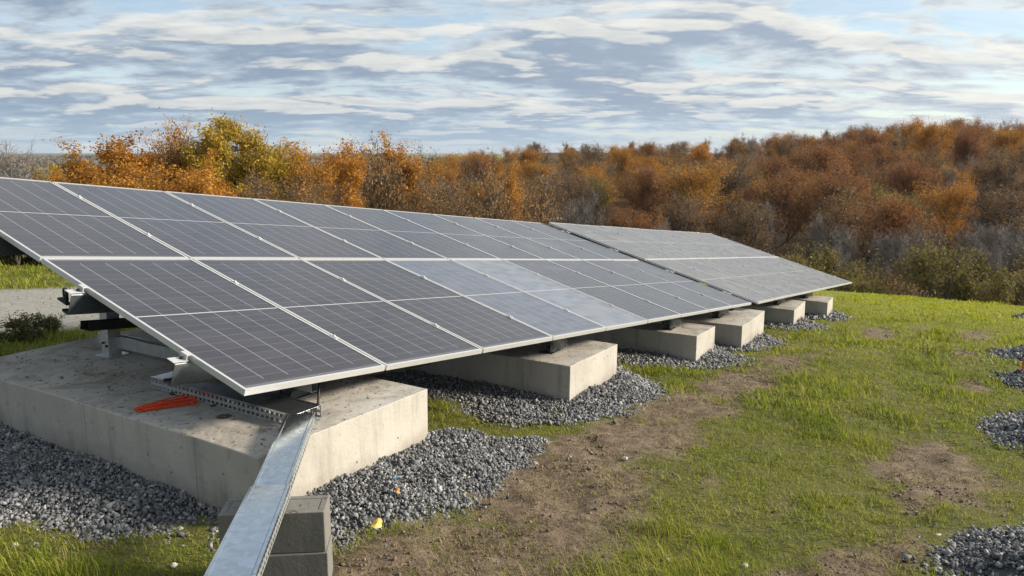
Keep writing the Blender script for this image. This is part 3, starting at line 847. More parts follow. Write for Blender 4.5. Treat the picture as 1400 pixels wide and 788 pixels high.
# ------------------------------------------------------------------ cable trays, stacked blocks, small things on the near block
def perforated(mb, a, b, z0, z1, pitch=0.040, rows=2, thick=0.0):
    """upright strip from a to b (level points) with rows of real slots"""
    a, b = np.asarray(a, float), np.asarray(b, float)
    d = b - a; Ln = np.linalg.norm(d); d /= Ln
    n = max(2, int(Ln / pitch)); px = Ln / n; pz = 1.0 / rows
    def P(s, t): return a + d * s + np.array([0, 0, 1.0]) * (z0 + (z1 - z0) * t)
    for i in range(n):
        for k in range(rows):
            s0, s1, t0, t1 = i * px, (i + 1) * px, k * pz, (k + 1) * pz
            u0, u1 = s0 + px * .20, s1 - px * .20
            w0, w1 = t0 + pz * .26, t1 - pz * .26
            o = [P(s0, t0), P(s1, t0), P(s1, t1), P(s0, t1)]; q = [P(u0, w0), P(u1, w0), P(u1, w1), P(u0, w1)]
            mb.add(o + q, [(0, 1, 5, 4), (1, 2, 6, 5), (2, 3, 7, 6), (3, 0, 4, 7)])

def tray_run(root, pts, w, h, label_walls=True):
    """covered tray along pts (top centre line); child walls, floor, lid, relative to root"""
    o = np.array(root.location)
    pts = [np.array(p, float) - o for p in pts]
    for a, b in zip(pts[:-1], pts[1:]):
        d = b - a; hd = np.array([d[0], d[1], 0]); hd /= np.linalg.norm(hd)
        sd_ = np.cross(hd, (0, 0, 1.0)); nn = np.cross(sd_, d / np.linalg.norm(d))
        for s in (-1, 1):
            wb = MB()
            A, Bq = a + sd_ * s * w / 2, b + sd_ * s * w / 2
            # sloping runs: build level, then shear along the run
            m2 = MB(); perforated(m2, (A[0], A[1], 0), (Bq[0], Bq[1], 0), -h, -0.004)
            Lh = np.linalg.norm((Bq - A)[:2])
            for v in m2.V:
                s_ = ((v[0] - A[0]) * hd[0] + (v[1] - A[1]) * hd[1]) / Lh
                wb.V.append((v[0], v[1], v[2] + A[2] + (Bq[2] - A[2]) * s_))
            wb.F = m2.F
            wb.build('side_wall', MT['galv'], root, solid=0.0015)
        fb = MB(); fb.obox((a + b) / 2 - nn * h, d / 2, sd_ * (w / 2 - .002), nn * .0008); fb.build('tray_floor', MT['galv'], root)
        lb = MB(); lip = .011
        lb.profile(a, b, [(-w / 2 - .003, -lip), (-w / 2 - .003, .002), (-w / 2 + .010, .002), (-w / 2 + .013, -.001), (w / 2 - .013, -.001), (w / 2 - .010, .002), (w / 2 + .003, .002), (w / 2 + .003, -lip)], up=nn)
        lb.build('lid', MT['galv_lite'], root, solid=0.0014, bevel=.0008)

trA = empty('cable_tray', (0.40, 0.6, 0.41))
tag(trA, 'perforated galvanised cable tray lying on the concrete under the near panel corner', 'cable tray', 'galvanised cable trays')
tray_run(trA, [(0.405, 1.30, 0.487), (0.385, -0.045, 0.487)], 0.205, 0.072)
trB = empty('cable_tray', (-0.05, -0.35, 0.41))
tag(trB, 'galvanised cable tray running off the near concrete block past the stacked grey blocks', 'cable tray', 'galvanised cable trays')
def atz(u, v, z):
    r = ray(u, v); t = (z - CAM[2]) / r[2]; return CAM + r * t
kk, ee, jj = atz(369, 667, .46), atz(314, 788, .54), atz(411, 566, .492)
dirx = (ee - kk)
tray_run(trB, [(jj[0], jj[1], .4925), (kk[0], kk[1], .459)], 0.150, 0.062)
tray_run(trB, [(kk[0] + .012, kk[1] + .009, .466), tuple(kk + dirx * 1.0), tuple(kk + dirx * 1.15 + np.array([0, 0, -.03])), tuple(kk + dirx * 2.0 + np.array([0, 0, -.55]))][:2] , 0.166, 0.062)
tray_run(trB, [tuple(kk + dirx * 1.002), tuple(kk + dirx * 1.9 + np.array([0, 0, -.50]))], 0.166, 0.062)

cdir = np.array([-0.60, 0.80, 0]); cdir /= np.linalg.norm(cdir)       # long axis of the stacked blocks
cperp = np.array([0.80, 0.60, 0])
cfr = atz(443, 700, .405)
cc = cfr + cdir * 0.225 + cperp * 0.085
def cinder(z1, lab, jit):
    import bmesh
    hx, hy, hz = 0.225, 0.085, 0.094
    mb = MB()
    # hollow block: outer shell with two cores through it
    t = .03
    for a0, a1 in ((-hx, -hx + t), (-.015, .015), (hx - t, hx)): mb.box(a0, a1, -hy + t, hy - t, -hz, hz)
    mb.box(-hx, hx, -hy, -hy + t, -hz, hz); mb.box(-hx, hx, hy - t, hy, -hz, hz)
    mb.box(-hx + t, hx - t, -hy + t, hy - t, hz - .03, hz - .002)
    o = mb.build('cinder_block', MT['cinder'], None, (cc[0] + jit[0], cc[1] + jit[1], z1 - hz), bevel=.004)
    o.rotation_euler.z = math.atan2(cdir[1], cdir[0]) + jit[2]
    tag(o, lab, 'building block', 'stacked grey building blocks')
cinder(0.405, 'upper of the two stacked grey building blocks holding up the cable tray', (0, 0, 0))
cinder(0.405 - .190, 'lower of the two stacked grey building blocks, cut by the bottom of the photo', (-.006, -.012, .03))

# orange cable ties in a loose bundle
tb_ = atz(231, 553, .415)
ties = empty('cable_tie_bundle', tuple(tb_)); tag(ties, 'loose bundle of bright orange plastic cable ties on the concrete', 'cable ties')
ta, tb2 = atz(190, 562, .415), atz(263, 547, .415)
dv = tb2 - ta; dl = np.linalg.norm(dv); dv /= dl; pv_ = np.array([-dv[1], dv[0], 0])
for k in range(20):
    s0 = random.uniform(-.04, .05); off = (k - 9.5) * .0068 + random.uniform(-.004, .004); ang = random.uniform(-.05, .05)
    fan = 0.55 + 0.45 * random.random()
    a = ta + dv * s0 + pv_ * off * (0.55) - tb_; b = ta + dv * (dl + s0 * .6 - abs(off) * .4) + pv_ * (off * 1.5 + ang * .3) - tb_
    z = .003 + .0035 * (k % 4) + random.uniform(0, .002)
    m2 = (a + b) / 2 + np.array([0, 0, random.uniform(0, .01)])
    t = MB(); a[2] = b[2] = 0
    t.bar(a + (0, 0, z), m2 * (1, 1, 0) + (0, 0, z + random.uniform(0, .008)), .0095, .0022); t.bar(m2 * (1, 1, 0) + (0, 0, z + .004), b + (0, 0, z), .0095, .0022)
    t.bar(b + (0, 0, z + .002), b + dv * .012 + (0, 0, z + .002), .013, .007)
    t.build('tie', MT['orange'], ties)

def blob(name, c, r, mat, label, cat, group=None, flat=.6, seed=0):
    rr = np.random.default_rng(seed)
    import bmesh
    bm = bmesh.new(); bmesh.ops.create_icosphere(bm, subdivisions=3, radius=1)
    ph = rr.uniform(0, 6, 6)
    for v in bm.verts:
        c_ = v.co
        k = 1 + .22 * math.sin(3 * c_.x + ph[0]) * math.sin(4 * c_.y + ph[1]) + .14 * math.sin(9 * c_.z + 7 * c_.x + ph[2]) + .08 * math.sin(15 * c_.y + ph[3])
        v.co = (c_.x * k * r * 1.15, c_.y * k * r, c_.z * k * r * flat)
    me = bpy.data.meshes.new(name); bm.to_mesh(me); bm.free()
    return tag(link(name, me, mat, None, tuple(c)), label, cat, group)

blob('mud_clod', atz(306, 570, .418), .032, MT['mud'], 'largest dark mud clod on the concrete, between the orange ties and the tray bend', 'mud', 'mud clods on the concrete', .45, 1)
blob('mud_clod', atz(237, 538, .415), .020, MT['mud'], 'small mud clod lying right behind the orange ties', 'mud', 'mud clods on the concrete', .6, 2)
blob('mud_clod', atz(292, 555, .415), .017, MT['mud'], 'small flat mud clod against the perforated tray wall', 'mud', 'mud clods on the concrete', .5, 3)
# crumbs of earth on the block tops
n = 420
xs = rng.uniform(-.08, 1.25, n); ys = rng.uniform(-.18, 2.9, n)
wgt = fbm(xs * 3, ys * 3, 5) > .47
xs, ys = xs[wgt], ys[wgt]
V, F = stones(np.stack([xs, ys, np.full(len(xs), .412)], -1), rng.uniform(.002, .007, len(xs)))
tag(link('mud_crumbs', mesh_from('mud_crumbs', V, F), MT['mud']), 'crumbs of dried mud scattered over the near concrete block', 'mud', None, 'stuff')

def leaf_obj(u, v, lift, size, mat, label, ang):
    r = ray(u, v)
    c = None
    for t in np.linspace(1, 12, 6000):
        p = CAM + r * t
        dd = poly_dist(np.array([p[0]]), np.array([p[1]]), BEDS[0][0])
        z = bed_height(np.array([p[0]]), np.array([p[1]]), dd, BEDS[0][1])[0] if dd[0] > 0 else ground_base(np.array([p[0]]), np.array([p[1]]))[0]
        if p[2] < z + lift: c = p; break
    mb = MB(); k = 16; vs = [(0, 0, .006)]; fs = []
    for i in range(k):
        a = 2 * math.pi * i / k + ang
        rr = size * (0.84 + .16 * abs(math.cos(2.5 * a))) * (1.15 if abs(math.sin(a)) < .5 else .9)
        vs.append((rr * math.cos(a), rr * math.sin(a), .010 * math.sin(2 * a + 1)))
    fs = [(0, 1 + i, 1 + (i + 1) % k) for i in range(k)]
    mb.add(vs, fs)
    o = mb.build('fallen_leaf', mat, None, tuple(c), solid=.0008)
    o.rotation_euler = (.34, -.30, 0)
    return tag(o, label, 'leaf')
leaf_obj(515, 717, .055, .032, MT['leaf_yellow'], 'broad yellow fallen leaf lying on the gravel beside the building blocks', .4)
leaf_obj(543, 672, .045, .018, MT['leaf_brown'], 'small curled brown leaf on the gravel right of the near concrete block', 1.4)
o = leaf_obj(540, 652, .04, .010, MT['blue'], 'scrap of light blue plastic on the gravel near the block face', .9); o.name = 'plastic_scrap'; o['category'] = 'plastic scrap'

def on_ground(u, v, lift=0.0):
    r = ray(u, v)
    for t in np.linspace(1.5, 60, 30000):
        p = CAM + r * t
        if p[2] < ground_base(np.array([p[0]]), np.array([p[1]]))[0] + lift: return p
for k, (u, v, s, lab) in enumerate([(855, 628, .018, 'pale limestone pebble in the grass between the earth track and the array'),
        (1018, 776, .016, 'pale pebble low in the photo, in the sparse grass of the track'), (913, 768, .014, 'grey white pebble lying in the short grass at the bottom of the photo'),
        (238, 775, .014, 'small pale stone in the grass left of the descending tray'), (20, 748, .015, 'pale stone in the grass by the left edge')]):
    p = on_ground(u, v); blob('pebble', p + np.array([0, 0, .008]), s, MT['white_stone'], lab, 'stone', 'loose pale pebbles', .7, 20 + k)

pg = on_ground(1397, 516)
pg = np.array([pg[0], pg[1], pg[2] + .10])
mb = MB(); mb.tube([(0, 0, 0), (0, 0, .17), (0.005, 0, .2)], [.014, .014, .010], 8); mb.box(-.035, .035, -.005, .005, .13, .19)
tag(mb.build('marker_peg', MT['orange'], None, tuple(pg - np.array([0, 0, .02]))), 'short orange marker peg standing in the gravel at the right edge', 'marker peg')

# black cable from under the panels down to the tray, and a coil on the second purlin end
cA = atz(430, 560, .44); q0 = S1(0.62, 0.10, -.05) + B1
pts = []
for t in np.linspace(0, 1, 14):
    p = (1 - t) * np.array([q0[0] + .12, q0[1] + .1, q0[2] - .02]) + t * cA
    p[2] -= .10 * math.sin(math.pi * t); pts.append(p)
mb = MB(); mb.tube(pts, .008, 7); o = mb.build('cable', MT['rubber'], None, smooth=True); tag(o, 'black cable hanging from the panel underside into the bend of the tray', 'cable')
mb = MB()
p0, p1 = S1(.5, .16, -.06) + B1, S1(2.6, .20, -.08) + B1
mb.tube([p0 + (p1 - p0) * t - np.array([0, 0, .07 * math.sin(math.pi * t)]) for t in np.linspace(0, 1, 14)], .016, 7)
tag(mb.build('cable_bundle', MT['rubber'], None, smooth=True), 'thick bundle of black cables slung under the lower edge of the near panels', 'cable')
cq = S1(-.045, 1.655, -.085) + B1
mb = MB()
for ring in range(2):
    pts = [cq + np.array([-.01 * ring - .01, 0, 0]) + np.array([0.015 * math.cos(a), 0.042 * math.cos(a), .045 * math.sin(a)]) for a in np.linspace(-1.9, 4.0, 22)]
    mb.tube(pts, .006, 6)
mb.bar(S1(-.05, 1.62, -.135) + B1, S1(-.05, 1.73, -.135) + B1, .03, .012)
tag(mb.build('cable_coil', MT['rubber'], None, smooth=False), 'small loop of black cable hung on the second purlin end at left', 'cable')

# ------------------------------------------------------------------ grass
def build_grass():
    spec = [  # r0, r1, az0, az1, per m2, length, width
        (1.2, 4.2, -62, 62, 6500, .050, .0042), (4.2, 7.5, -50, 50, 3200, .054, .0060), (7.5, 13, -45, 45, 1200, .064, .0105),
        (13, 22, -42, 42, 420, .062, .019), (22, 36, -41, 41, 170, .060, .032)]
    A = []
    for r0, r1, a0, a1, dn, ln, wd in spec:
        area = (rad(a1) - rad(a0)) * (r1 ** 2 - r0 ** 2) / 2
        n = int(area * dn)
        r = np.sqrt(rng.uniform(r0 ** 2, r1 ** 2, n)); az = np.radians(rng.uniform(a0, a1, n))
        x = CAM[0] + r * (np.cos(az) * AY[0] + np.sin(az) * AX[0]); y = CAM[1] + r * (np.cos(az) * AY[1] + np.sin(az) * AX[1])
        d = dirt_mask(x, y)
        clump = fbm(x * 4.5, y * 4.5, 111, 3)
        tuft = fbm(x * 1.6, y * 1.6, 121, 3)
        pk = (1 - d) * (0.35 + 0.9 * sstep(.35, .65, clump)) + 0.24 * sstep(.52, .68, clump)
        dry = (rng.uniform(size=n) < (0.55 * d + .05) * (.25 + clump))
        keep = (rng.uniform(size=n) < pk) | dry
        keep &= bed_field(x, y) < rng.uniform(-.05, .06, n)
        keep &= rng.uniform(size=n) > road_mask(x, y) * 0.985
        for (bx0, bx1, by0, zt, h) in BLOCKS: keep &= ~((x > bx0) & (x < bx1) & (y > by0) & (y < by0 + 3.2))
        # deep under the arrays hardly anything grows
        keep &= ~((y > 0.9) & (y < 4.1) & (x > 1.4) & (rng.uniform(size=n) < .85))
        keep &= ~((np.abs(x + .5) < .35) & (np.abs(y + .75) < .35) & (np.abs((x - cc[0]) * cperp[0] + (y - cc[1]) * cperp[1]) < .1))
        x, y, tuft, clump, d, dry = x[keep], y[keep], tuft[keep], clump[keep], d[keep], dry[keep]
        l = ln * np.exp(rng.normal(0, .35, len(x))) * (0.5 + 1.2 * sstep(.45, .75, tuft)) * (1 - .4 * d)
        A.append(np.stack([x, y, l, np.full(len(x), wd), dry], -1))
    A = np.concatenate(A)
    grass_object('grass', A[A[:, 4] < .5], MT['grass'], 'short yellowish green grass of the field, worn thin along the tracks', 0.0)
    grass_object('dry_grass', A[A[:, 4] > .5], MT['straw'], 'bits of dry straw coloured grass trodden into the bare earth', 0.75)

def grass_object(name, A, mat, label, flat):
    x, y, l, wd, _ = A.T
    r_, _ = polar(x, y)
    z = ground_base(x, y) + (fbm(x * 1.5, y * 1.5, 82, 3) - .5) * 0.07 * (1 - sstep(20, 45, r_)) + (fbm(x * 14, y * 14, 83, 3) - .5) * 0.022 - 0.003
    n = len(x)
    th = rng.uniform(0, 2 * np.pi, n); lean = np.minimum(rng.beta(1.6, 1.8, n) * 1.40 + .2 + flat, 1.45)
    dx, dy = np.cos(th), np.sin(th)
    sx, sy = -dy * wd / 2, dx * wd / 2
    B = np.stack([x, y, z], -1); side = np.stack([sx, sy, np.zeros(n)], -1)
    m = B + np.stack([dx * np.sin(lean * .55), dy * np.sin(lean * .55), np.cos(lean * .55)], -1) * (l * .55)[:, None]
    t = m + np.stack([dx * np.sin(lean * 1.25), dy * np.sin(lean * 1.25), np.cos(lean * 1.25)], -1) * (l * .5)[:, None]
    V = np.stack([B - side, B + side, m + side * .8, m - side * .8, t], 1).reshape(-1, 3)
    i0 = np.arange(n) * 5
    F = np.concatenate([np.stack([i0, i0 + 1, i0 + 2], -1), np.stack([i0, i0 + 2, i0 + 3], -1), np.stack([i0 + 3, i0 + 2, i0 + 4], -1)])
    me = mesh_from(name, V, F)
    tag(link(name, me, mat), label, 'grass', None, 'stuff')
    print(name, 'blades', n)
build_grass()

def build_clods():
    X, Y = [], []
    for a, b, n in ((1.5, 6, 26000), (6, 20, 14000)):
        r = np.sqrt(rng.uniform(a * a, b * b, n)); az = np.radians(rng.uniform(-50, 50, n))
        X.append(CAM[0] + r * (np.cos(az) * AY[0] + np.sin(az) * AX[0])); Y.append(CAM[1] + r * (np.cos(az) * AY[1] + np.sin(az) * AX[1]))
    x, y = np.concatenate(X), np.concatenate(Y)
    k = (rng.uniform(size=len(x)) < dirt_mask(x, y) * sstep(.35, .6, fbm(x * 4, y * 4, 131, 3)) * .8) & (bed_field(x, y) < 0)
    for (bx0, bx1, by0, zt, h) in BLOCKS: k &= ~((x > bx0) & (x < bx1) & (y > by0) & (y < by0 + 3.2))
    x, y = x[k], y[k]; r_, _ = polar(x, y)
    R_ = np.minimum((.0040 + .0006 * r_) * np.exp(rng.normal(0, .45, len(x))), .013 + .0004 * r_)
    d = dirt_mask(x, y)
    z = ground_base(x, y) + (fbm(x * 5, y * 5, 81, 4, 0.6) - .5) * 0.10 * d + (fbm(x * 1.5, y * 1.5, 82, 3) - .5) * 0.07 + (fbm(x * 14, y * 14, 83, 3) - .5) * 0.022 + R_ * .25
    V, F = stones(np.stack([x, y, z], -1), R_)
    tag(link('earth_clods', mesh_from('earth_clods', V, F), MT['earth']), 'small clods of bare brown earth churned up along the wheel tracks', 'earth', None, 'stuff')
build_clods()

# ------------------------------------------------------------------ trees
def branch_tube(V, F, pts, rs, k):
    b = len(V)
    for i, p in enumerate(pts):
        d = pts[min(i + 1, len(pts) - 1)] - pts[max(i - 1, 0)]
        d = d / (math.sqrt(d @ d) + 1e-9)
        a = np.array([d[1] * .93 - d[2] * .17, d[2] * .31 - d[0] * .93, d[0] * .17 - d[1] * .31]); a /= math.sqrt(a @ a) + 1e-9
        c = np.array([d[1] * a[2] - d[2] * a[1], d[2] * a[0] - d[0] * a[2], d[0] * a[1] - d[1] * a[0]])
        for j in range(k):
            t = 2 * math.pi * j / k
            V.append(p + (a * math.cos(t) + c * math.sin(t)) * rs[i])
    for i in range(len(pts) - 1):
        for j in range(k):
            F.append((b + i * k + j, b + i * k + (j + 1) % k, b + (i + 1) * k + (j + 1) % k, b + (i + 1) * k + j))

def make_tree(seed, H, cr_, base, n1, n2, n3, leaves, lsize, spread, n4=0, rise=.55, shape=.55, upb=.07, upt=.25, stem=.92, stems=1, trunk_r=None, leaf_skip=.12, mat_l=None, mat_b='bark', twig_r=.012, nm='tree'):
    R = random.Random(seed)
    V, F, TIPS = [], [], []
    def rv(s): return np.array([R.gauss(0, s), R.gauss(0, s), R.gauss(0, s)])
    def env(h):  # crown half-width at relative height h of the crown
        h = min(1, max(0, h))
        if stem > .8: return cr_ * max(.12, math.sin(math.pi * h ** shape) ** .75)
        return cr_ * (0.62 + .38 * min(1, h / .35)) * math.sqrt(max(.30, 1 - (max(0, h - .45) / .75) ** 2))
    tr = trunk_r or H * .016
    for st in range(stems):
        a = R.uniform(0, 6.28); lean = (.06 if stems == 1 else R.uniform(.15, .4))
        top = np.array([math.cos(a) * lean * H * .5, math.sin(a) * lean * H * .5, H * stem * R.uniform(.94, 1.06)])
        tp = [np.zeros(3) if stems == 1 else np.array([math.cos(a), math.sin(a), 0]) * .15]
        N = 9
        for i in range(1, N + 1):
            f = i / N
            tp.append(top * f + rv(H * .012) * (1 if i < N else .3))
        trr = [tr * (1.25 if i == 0 else 1) * (1 - .9 * (i / N) ** .9) + .012 for i in range(N + 1)]
        branch_tube(V, F, tp, trr, 7)
        for i in range(max(3, n1 // stems)):
            f = base + (1 - base) * ((i + R.random() * .8) / max(3, n1 // stems)) * .97
            k = min(N - 1, int(f * N)); p0 = tp[k] + (tp[k + 1] - tp[k]) * (f * N - k)
            hrel = (f - base * .6) / (1 - base * .6)
            ln = env(hrel * .9 + .08) * R.uniform(.68, 1.18)
            az_ = i * 2.4 + R.uniform(-.6, .6)
            el = rise * (0.4 + 1.1 * hrel) + R.uniform(-.2, .2)
            d = np.array([math.cos(az_) * math.cos(el), math.sin(az_) * math.cos(el), math.sin(el)])
            pts = [p0]; M1 = 5
            for q in range(M1):
                d = d + rv(.13) + np.array([0, 0, upb]); d /= math.sqrt(d @ d)
                pts.append(pts[-1] + d * ln / M1)
            r1 = tr * .42 * (1 - f * .55)
            branch_tube(V, F, pts, [r1 * (1 - .85 * q / M1) + .01 for q in range(M1 + 1)], 5)
            for j in range(n2):
                g = R.uniform(.25, 1.0); kq = min(M1 - 1, int(g * M1)); p1 = pts[kq] + (pts[kq + 1] - pts[kq]) * (g * M1 - kq)
                dd = d * .6 + rv(.58) + np.array([0, 0, upt]); dd /= math.sqrt(dd @ dd)
                l2 = ln * R.uniform(.26, .5)
                p2 = p1 + dd * l2 * .5; d2 = dd + rv(.2); d2 /= math.sqrt(d2 @ d2); p3 = p2 + d2 * l2 * .5
                branch_tube(V, F, [p1, p2, p3], [r1 * .34 + .008, r1 * .22 + .007, .007], 4)
                skip = R.random() < leaf_skip
                for q in range(n3):
                    gg = R.uniform(.2, 1.05); pa = p1 + (p3 - p1) * gg
                    d3 = d2 * .4 + rv(.60) + np.array([0, 0, upt * .8]); d3 /= math.sqrt(d3 @ d3)
                    l3 = l2 * R.uniform(.3, .62); pb = pa + d3 * l3
                    branch_tube(V, F, [pa, pb], [twig_r * 1.3, twig_r * .6], 3)
                    if not skip: TIPS.append((pa, pb))
                    for w in range(n4):
                        d4 = d3 * .5 + rv(.6); d4 /= math.sqrt(d4 @ d4); pc = pa + (pb - pa) * R.uniform(.25, 1)
                        branch_tube(V, F, [pc, pc + d4 * l3 * R.uniform(.4, .8)], [twig_r * .85, twig_r * .45], 3)
    V = np.array(V); kz = H / max(1e-6, np.percentile(V[:, 2], 99.7)) if stem < .8 else 1.0
    V[:, 2] *= kz
    TIPS = [(a * (1, 1, kz), b * (1, 1, kz)) for a, b in TIPS]
    me_t = mesh_from('trunk', V, np.array(F)); me_t.materials.append(MT[mat_b])
    me_c = None
    if leaves and TIPS:
        rr = np.random.default_rng(seed)
        TA = np.array([t[0] for t in TIPS]); TB = np.array([t[1] for t in TIPS])
        ids = np.repeat(np.arange(len(TIPS)), leaves)
        # uneven leafing: some twigs carry far more than others
        wts = np.clip(rr.normal(1, .5, len(TIPS)), .05, 2.2)[ids]
        ids = ids[rr.uniform(size=len(ids)) < wts * .75]
        n = len(ids)
        C = TA[ids] + (TB[ids] - TA[ids]) * rr.uniform(.15, 1.1, (n, 1)) + rr.normal(0, spread, (n, 3))
        u = rr.normal(size=(n, 3)); u /= np.linalg.norm(u, axis=1, keepdims=True)
        v = rr.normal(size=(n, 3)); v -= u * (u * v).sum(1, keepdims=True); v /= np.linalg.norm(v, axis=1, keepdims=True)
        s = lsize * np.exp(rr.normal(0, .3, (n, 1)))
        cup = np.cross(u, v) * s * .25
        Vl = np.stack([C - u * s, C - v * s * .62 + cup, C + u * s, C + v * s * .62 + cup], 1).reshape(-1, 3)
        i0 = np.arange(n) * 4
        Fl = np.concatenate([np.stack([i0, i0 + 1, i0 + 2], -1), np.stack([i0, i0 + 2, i0 + 3], -1)])
        me_c = mesh_from('crown', Vl, Fl)
        me_c.materials.append(MT[mat_l])
    return me_t, me_c

PROTO = {}
def proto(key, nm, **kw):
    PROTO.setdefault(key, []).append((nm,) + make_tree(**kw) + (kw['H'],))
for s in (1, 2):
    proto('gold', 'oak_tree', seed=10 + s, H=14, cr_=4.1, base=.22, n1=26, n2=8, n3=5, leaves=52, lsize=.078, spread=.25, mat_l='lf_gold', stem=.79, leaf_skip=.03, rise=.7, upb=.12, upt=.35)
    proto('yellow', 'maple_tree', seed=20 + s, H=15, cr_=3.9, base=.25, n1=26, n2=8, n3=5, leaves=52, lsize=.078, spread=.25, mat_l='lf_yellow', stem=.79, leaf_skip=.03, rise=.7, upb=.12, upt=.35)
    proto('tan', 'beech_tree', seed=30 + s, H=14, cr_=4.4, base=.15, n1=22, n2=7, n3=5, n4=2, leaves=18, lsize=.07, spread=.28, stem=.66, upb=.18, upt=.5, mat_l='lf_tan', leaf_skip=.2, twig_r=.014, rise=.7)
for s in (1, 2, 3):
    proto('russet', 'oak_tree', seed=40 + s, H=15, cr_=5.6, base=.40, trunk_r=.30, n1=24, n2=8, n3=5, n4=1, leaves=36, lsize=.068, spread=.40, stem=.66, mat_l='lf_russet', shape=.6, leaf_skip=.2, twig_r=.015, rise=.75, upb=.20, upt=.55)
for s in (1, 2):
    proto('brown', 'oak_tree', seed=50 + s, H=15, cr_=5.5, base=.40, trunk_r=.30, n1=24, n2=8, n3=5, n4=2, leaves=24, lsize=.066, spread=.40, stem=.66, shape=.6, leaf_skip=.3, rise=.75, upb=.20, upt=.55, mat_l='lf_brown', twig_r=.018)
    proto('orange', 'oak_tree', seed=60 + s, H=14, cr_=4.8, base=.26, n1=24, n2=8, n3=5, leaves=38, lsize=.068, spread=.36, stem=.66, rise=.7, upb=.16, upt=.45, mat_l='lf_gold', leaf_skip=.18)
    proto('olive', 'hornbeam_tree', seed=70 + s, H=13, cr_=4.2, base=.22, n1=22, n2=8, n3=5, n4=1, leaves=22, lsize=.085, spread=.35, mat_l='lf_olive', leaf_skip=.25, stem=.66, rise=.7, upb=.16, upt=.45)
    proto('bare', 'bare_tree', seed=80 + s, H=12, cr_=4.0, base=.42, trunk_r=.17, n1=22, n2=8, n3=5, n4=3, stem=.7, leaves=0, upb=.22, upt=.6, lsize=.1, spread=.2, mat_b='bark_pale', rise=.95, twig_r=.017)
    proto('shrub', 'shrub', seed=90 + s, H=4.2, cr_=2.6, base=.05, n1=24, n2=6, n3=4, n4=1, leaves=14, lsize=.055, spread=.2, mat_l='lf_olive', stems=7, trunk_r=.05, rise=.8, leaf_skip=.25, twig_r=.011)
    proto('brownshrub', 'shrub', seed=95 + s, H=4.0, cr_=2.5, base=.05, n1=24, n2=6, n3=4, n4=2, leaves=9, lsize=.058, spread=.2, mat_l='lf_brown', stems=5, trunk_r=.05, rise=.8, twig_r=.012)
proto('bramble', 'bramble_bush', seed=99, H=1.0, cr_=0.95, base=.03, n1=22, n2=6, n3=4, leaves=13, lsize=.030, spread=.05, mat_l='lf_green', stems=6, trunk_r=.012, rise=.6, twig_r=.003)
proto('darkshrub', 'shrub', seed=101, H=2.6, cr_=1.7, base=.04, n1=22, n2=6, n3=4, leaves=12, lsize=.075, spread=.14, mat_l='lf_green', stems=5, trunk_r=.03, rise=.7, twig_r=.008)

COUNT = {}
def plant(key, x, y, height, label, cat, group, widen=1.0, idx=None, sink=.1):
    height = float(height)
    opts = PROTO[key]; nm, mt, mc, H = opts[(idx if idx is not None else random.randrange(len(opts))) % len(opts)]
    z = float(ground_base(np.array([x]), np.array([y]))[0]) - sink
    r = empty(nm, (x, y, z))
    s = height / H
    r.scale = (s * widen, s * widen, s); r.rotation_euler = (0, 0, random.uniform(0, 6.28))
    tag(r, label, cat, group)
    link('trunk', mt, None, r)
    if mc is not None: link('crown', mc, None, r)
    return r

def at(u, dist):
    """level position at a bearing given by a column of the photograph"""
    d = ray(u, 203); d = np.array([d[0], d[1]]); d /= np.linalg.norm(d)
    return CAM[0] + d[0] * dist, CAM[1] + d[1] * dist
def top_h(u, dist, v):
    """height of a tree at that place whose top stands at row v"""
    x, y = at(u, dist)
    d = ray(u, v); k = d[2] / math.hypot(d[0], d[1])
    return CAM[2] + k * dist - float(ground_base(np.array([x]), np.array([y]))[0])

# the row of golden trees beyond the near array
LEFT = [  # column, distance, top row, kind, widen, label
    (128, 62, 212, 'gold', .95, 'low golden brown oak at the left end of the row beyond the near array'),
    (176, 58, 199, 'gold', 1.0, 'golden brown oak second in the row, left of the tall thin reddish one'),
    (238, 60, 178, 'orange', .62, 'tall narrow reddish orange oak with gaps in its crown, left of the yellow maple'),
    (270, 54, 222, 'gold', .8, 'small bright orange oak standing in front of the reddish and yellow crowns'),
    (312, 58, 168, 'yellow', .88, 'tallest tree of the row, round olive yellow crown on a dark visible trunk'),
    (352, 60, 192, 'yellow', .78, 'bright yellow maple leaning on the tallest tree\'s right side'),
    (398, 64, 206, 'gold', .72, 'orange tipped oak just right of the bright yellow maple'),
    (432, 60, 214, 'orange', .72, 'glowing orange oak with a low crown, right of the orange tipped one'),
    (462, 62, 208, 'gold', .8, 'golden oak with a flat top filling the gap left of the dusty beech'),
    (518, 72, 203, 'orange', .8, 'orange oak half hidden behind the dusty beech'),
    (570, 74, 208, 'tan', .9, 'tan beech at the dip of the skyline, where the wooded hill begins'),
    (490, 66, 198, 'tan', 1.05, 'broad dusty beech with bare twig ends, left one of the twig topped pair'),
    (545, 68, 198, 'gold', .80, 'orange oak between the dusty beech and the dip of the skyline'),
    (600, 66, 226, 'tan', .85, 'thin tan beech with bare upright limbs, behind the middle of the near array'),
    (645, 70, 218, 'tan', .8, 'slender tan beech with one straight dark stem, behind the near array'),
    (690, 68, 236, 'gold', .68, 'small golden oak low behind the right part of the near array'),
    (722, 72, 246, 'tan', .7, 'low tan beech last in the row before the gap between the arrays'),
]
for u, d_, v, k, w, lab in LEFT:
    x, y = at(u, d_); plant(k, x, y, top_h(u, d_, v) + .2, lab, 'tree', 'golden trees beyond the near array', w * 1.15)
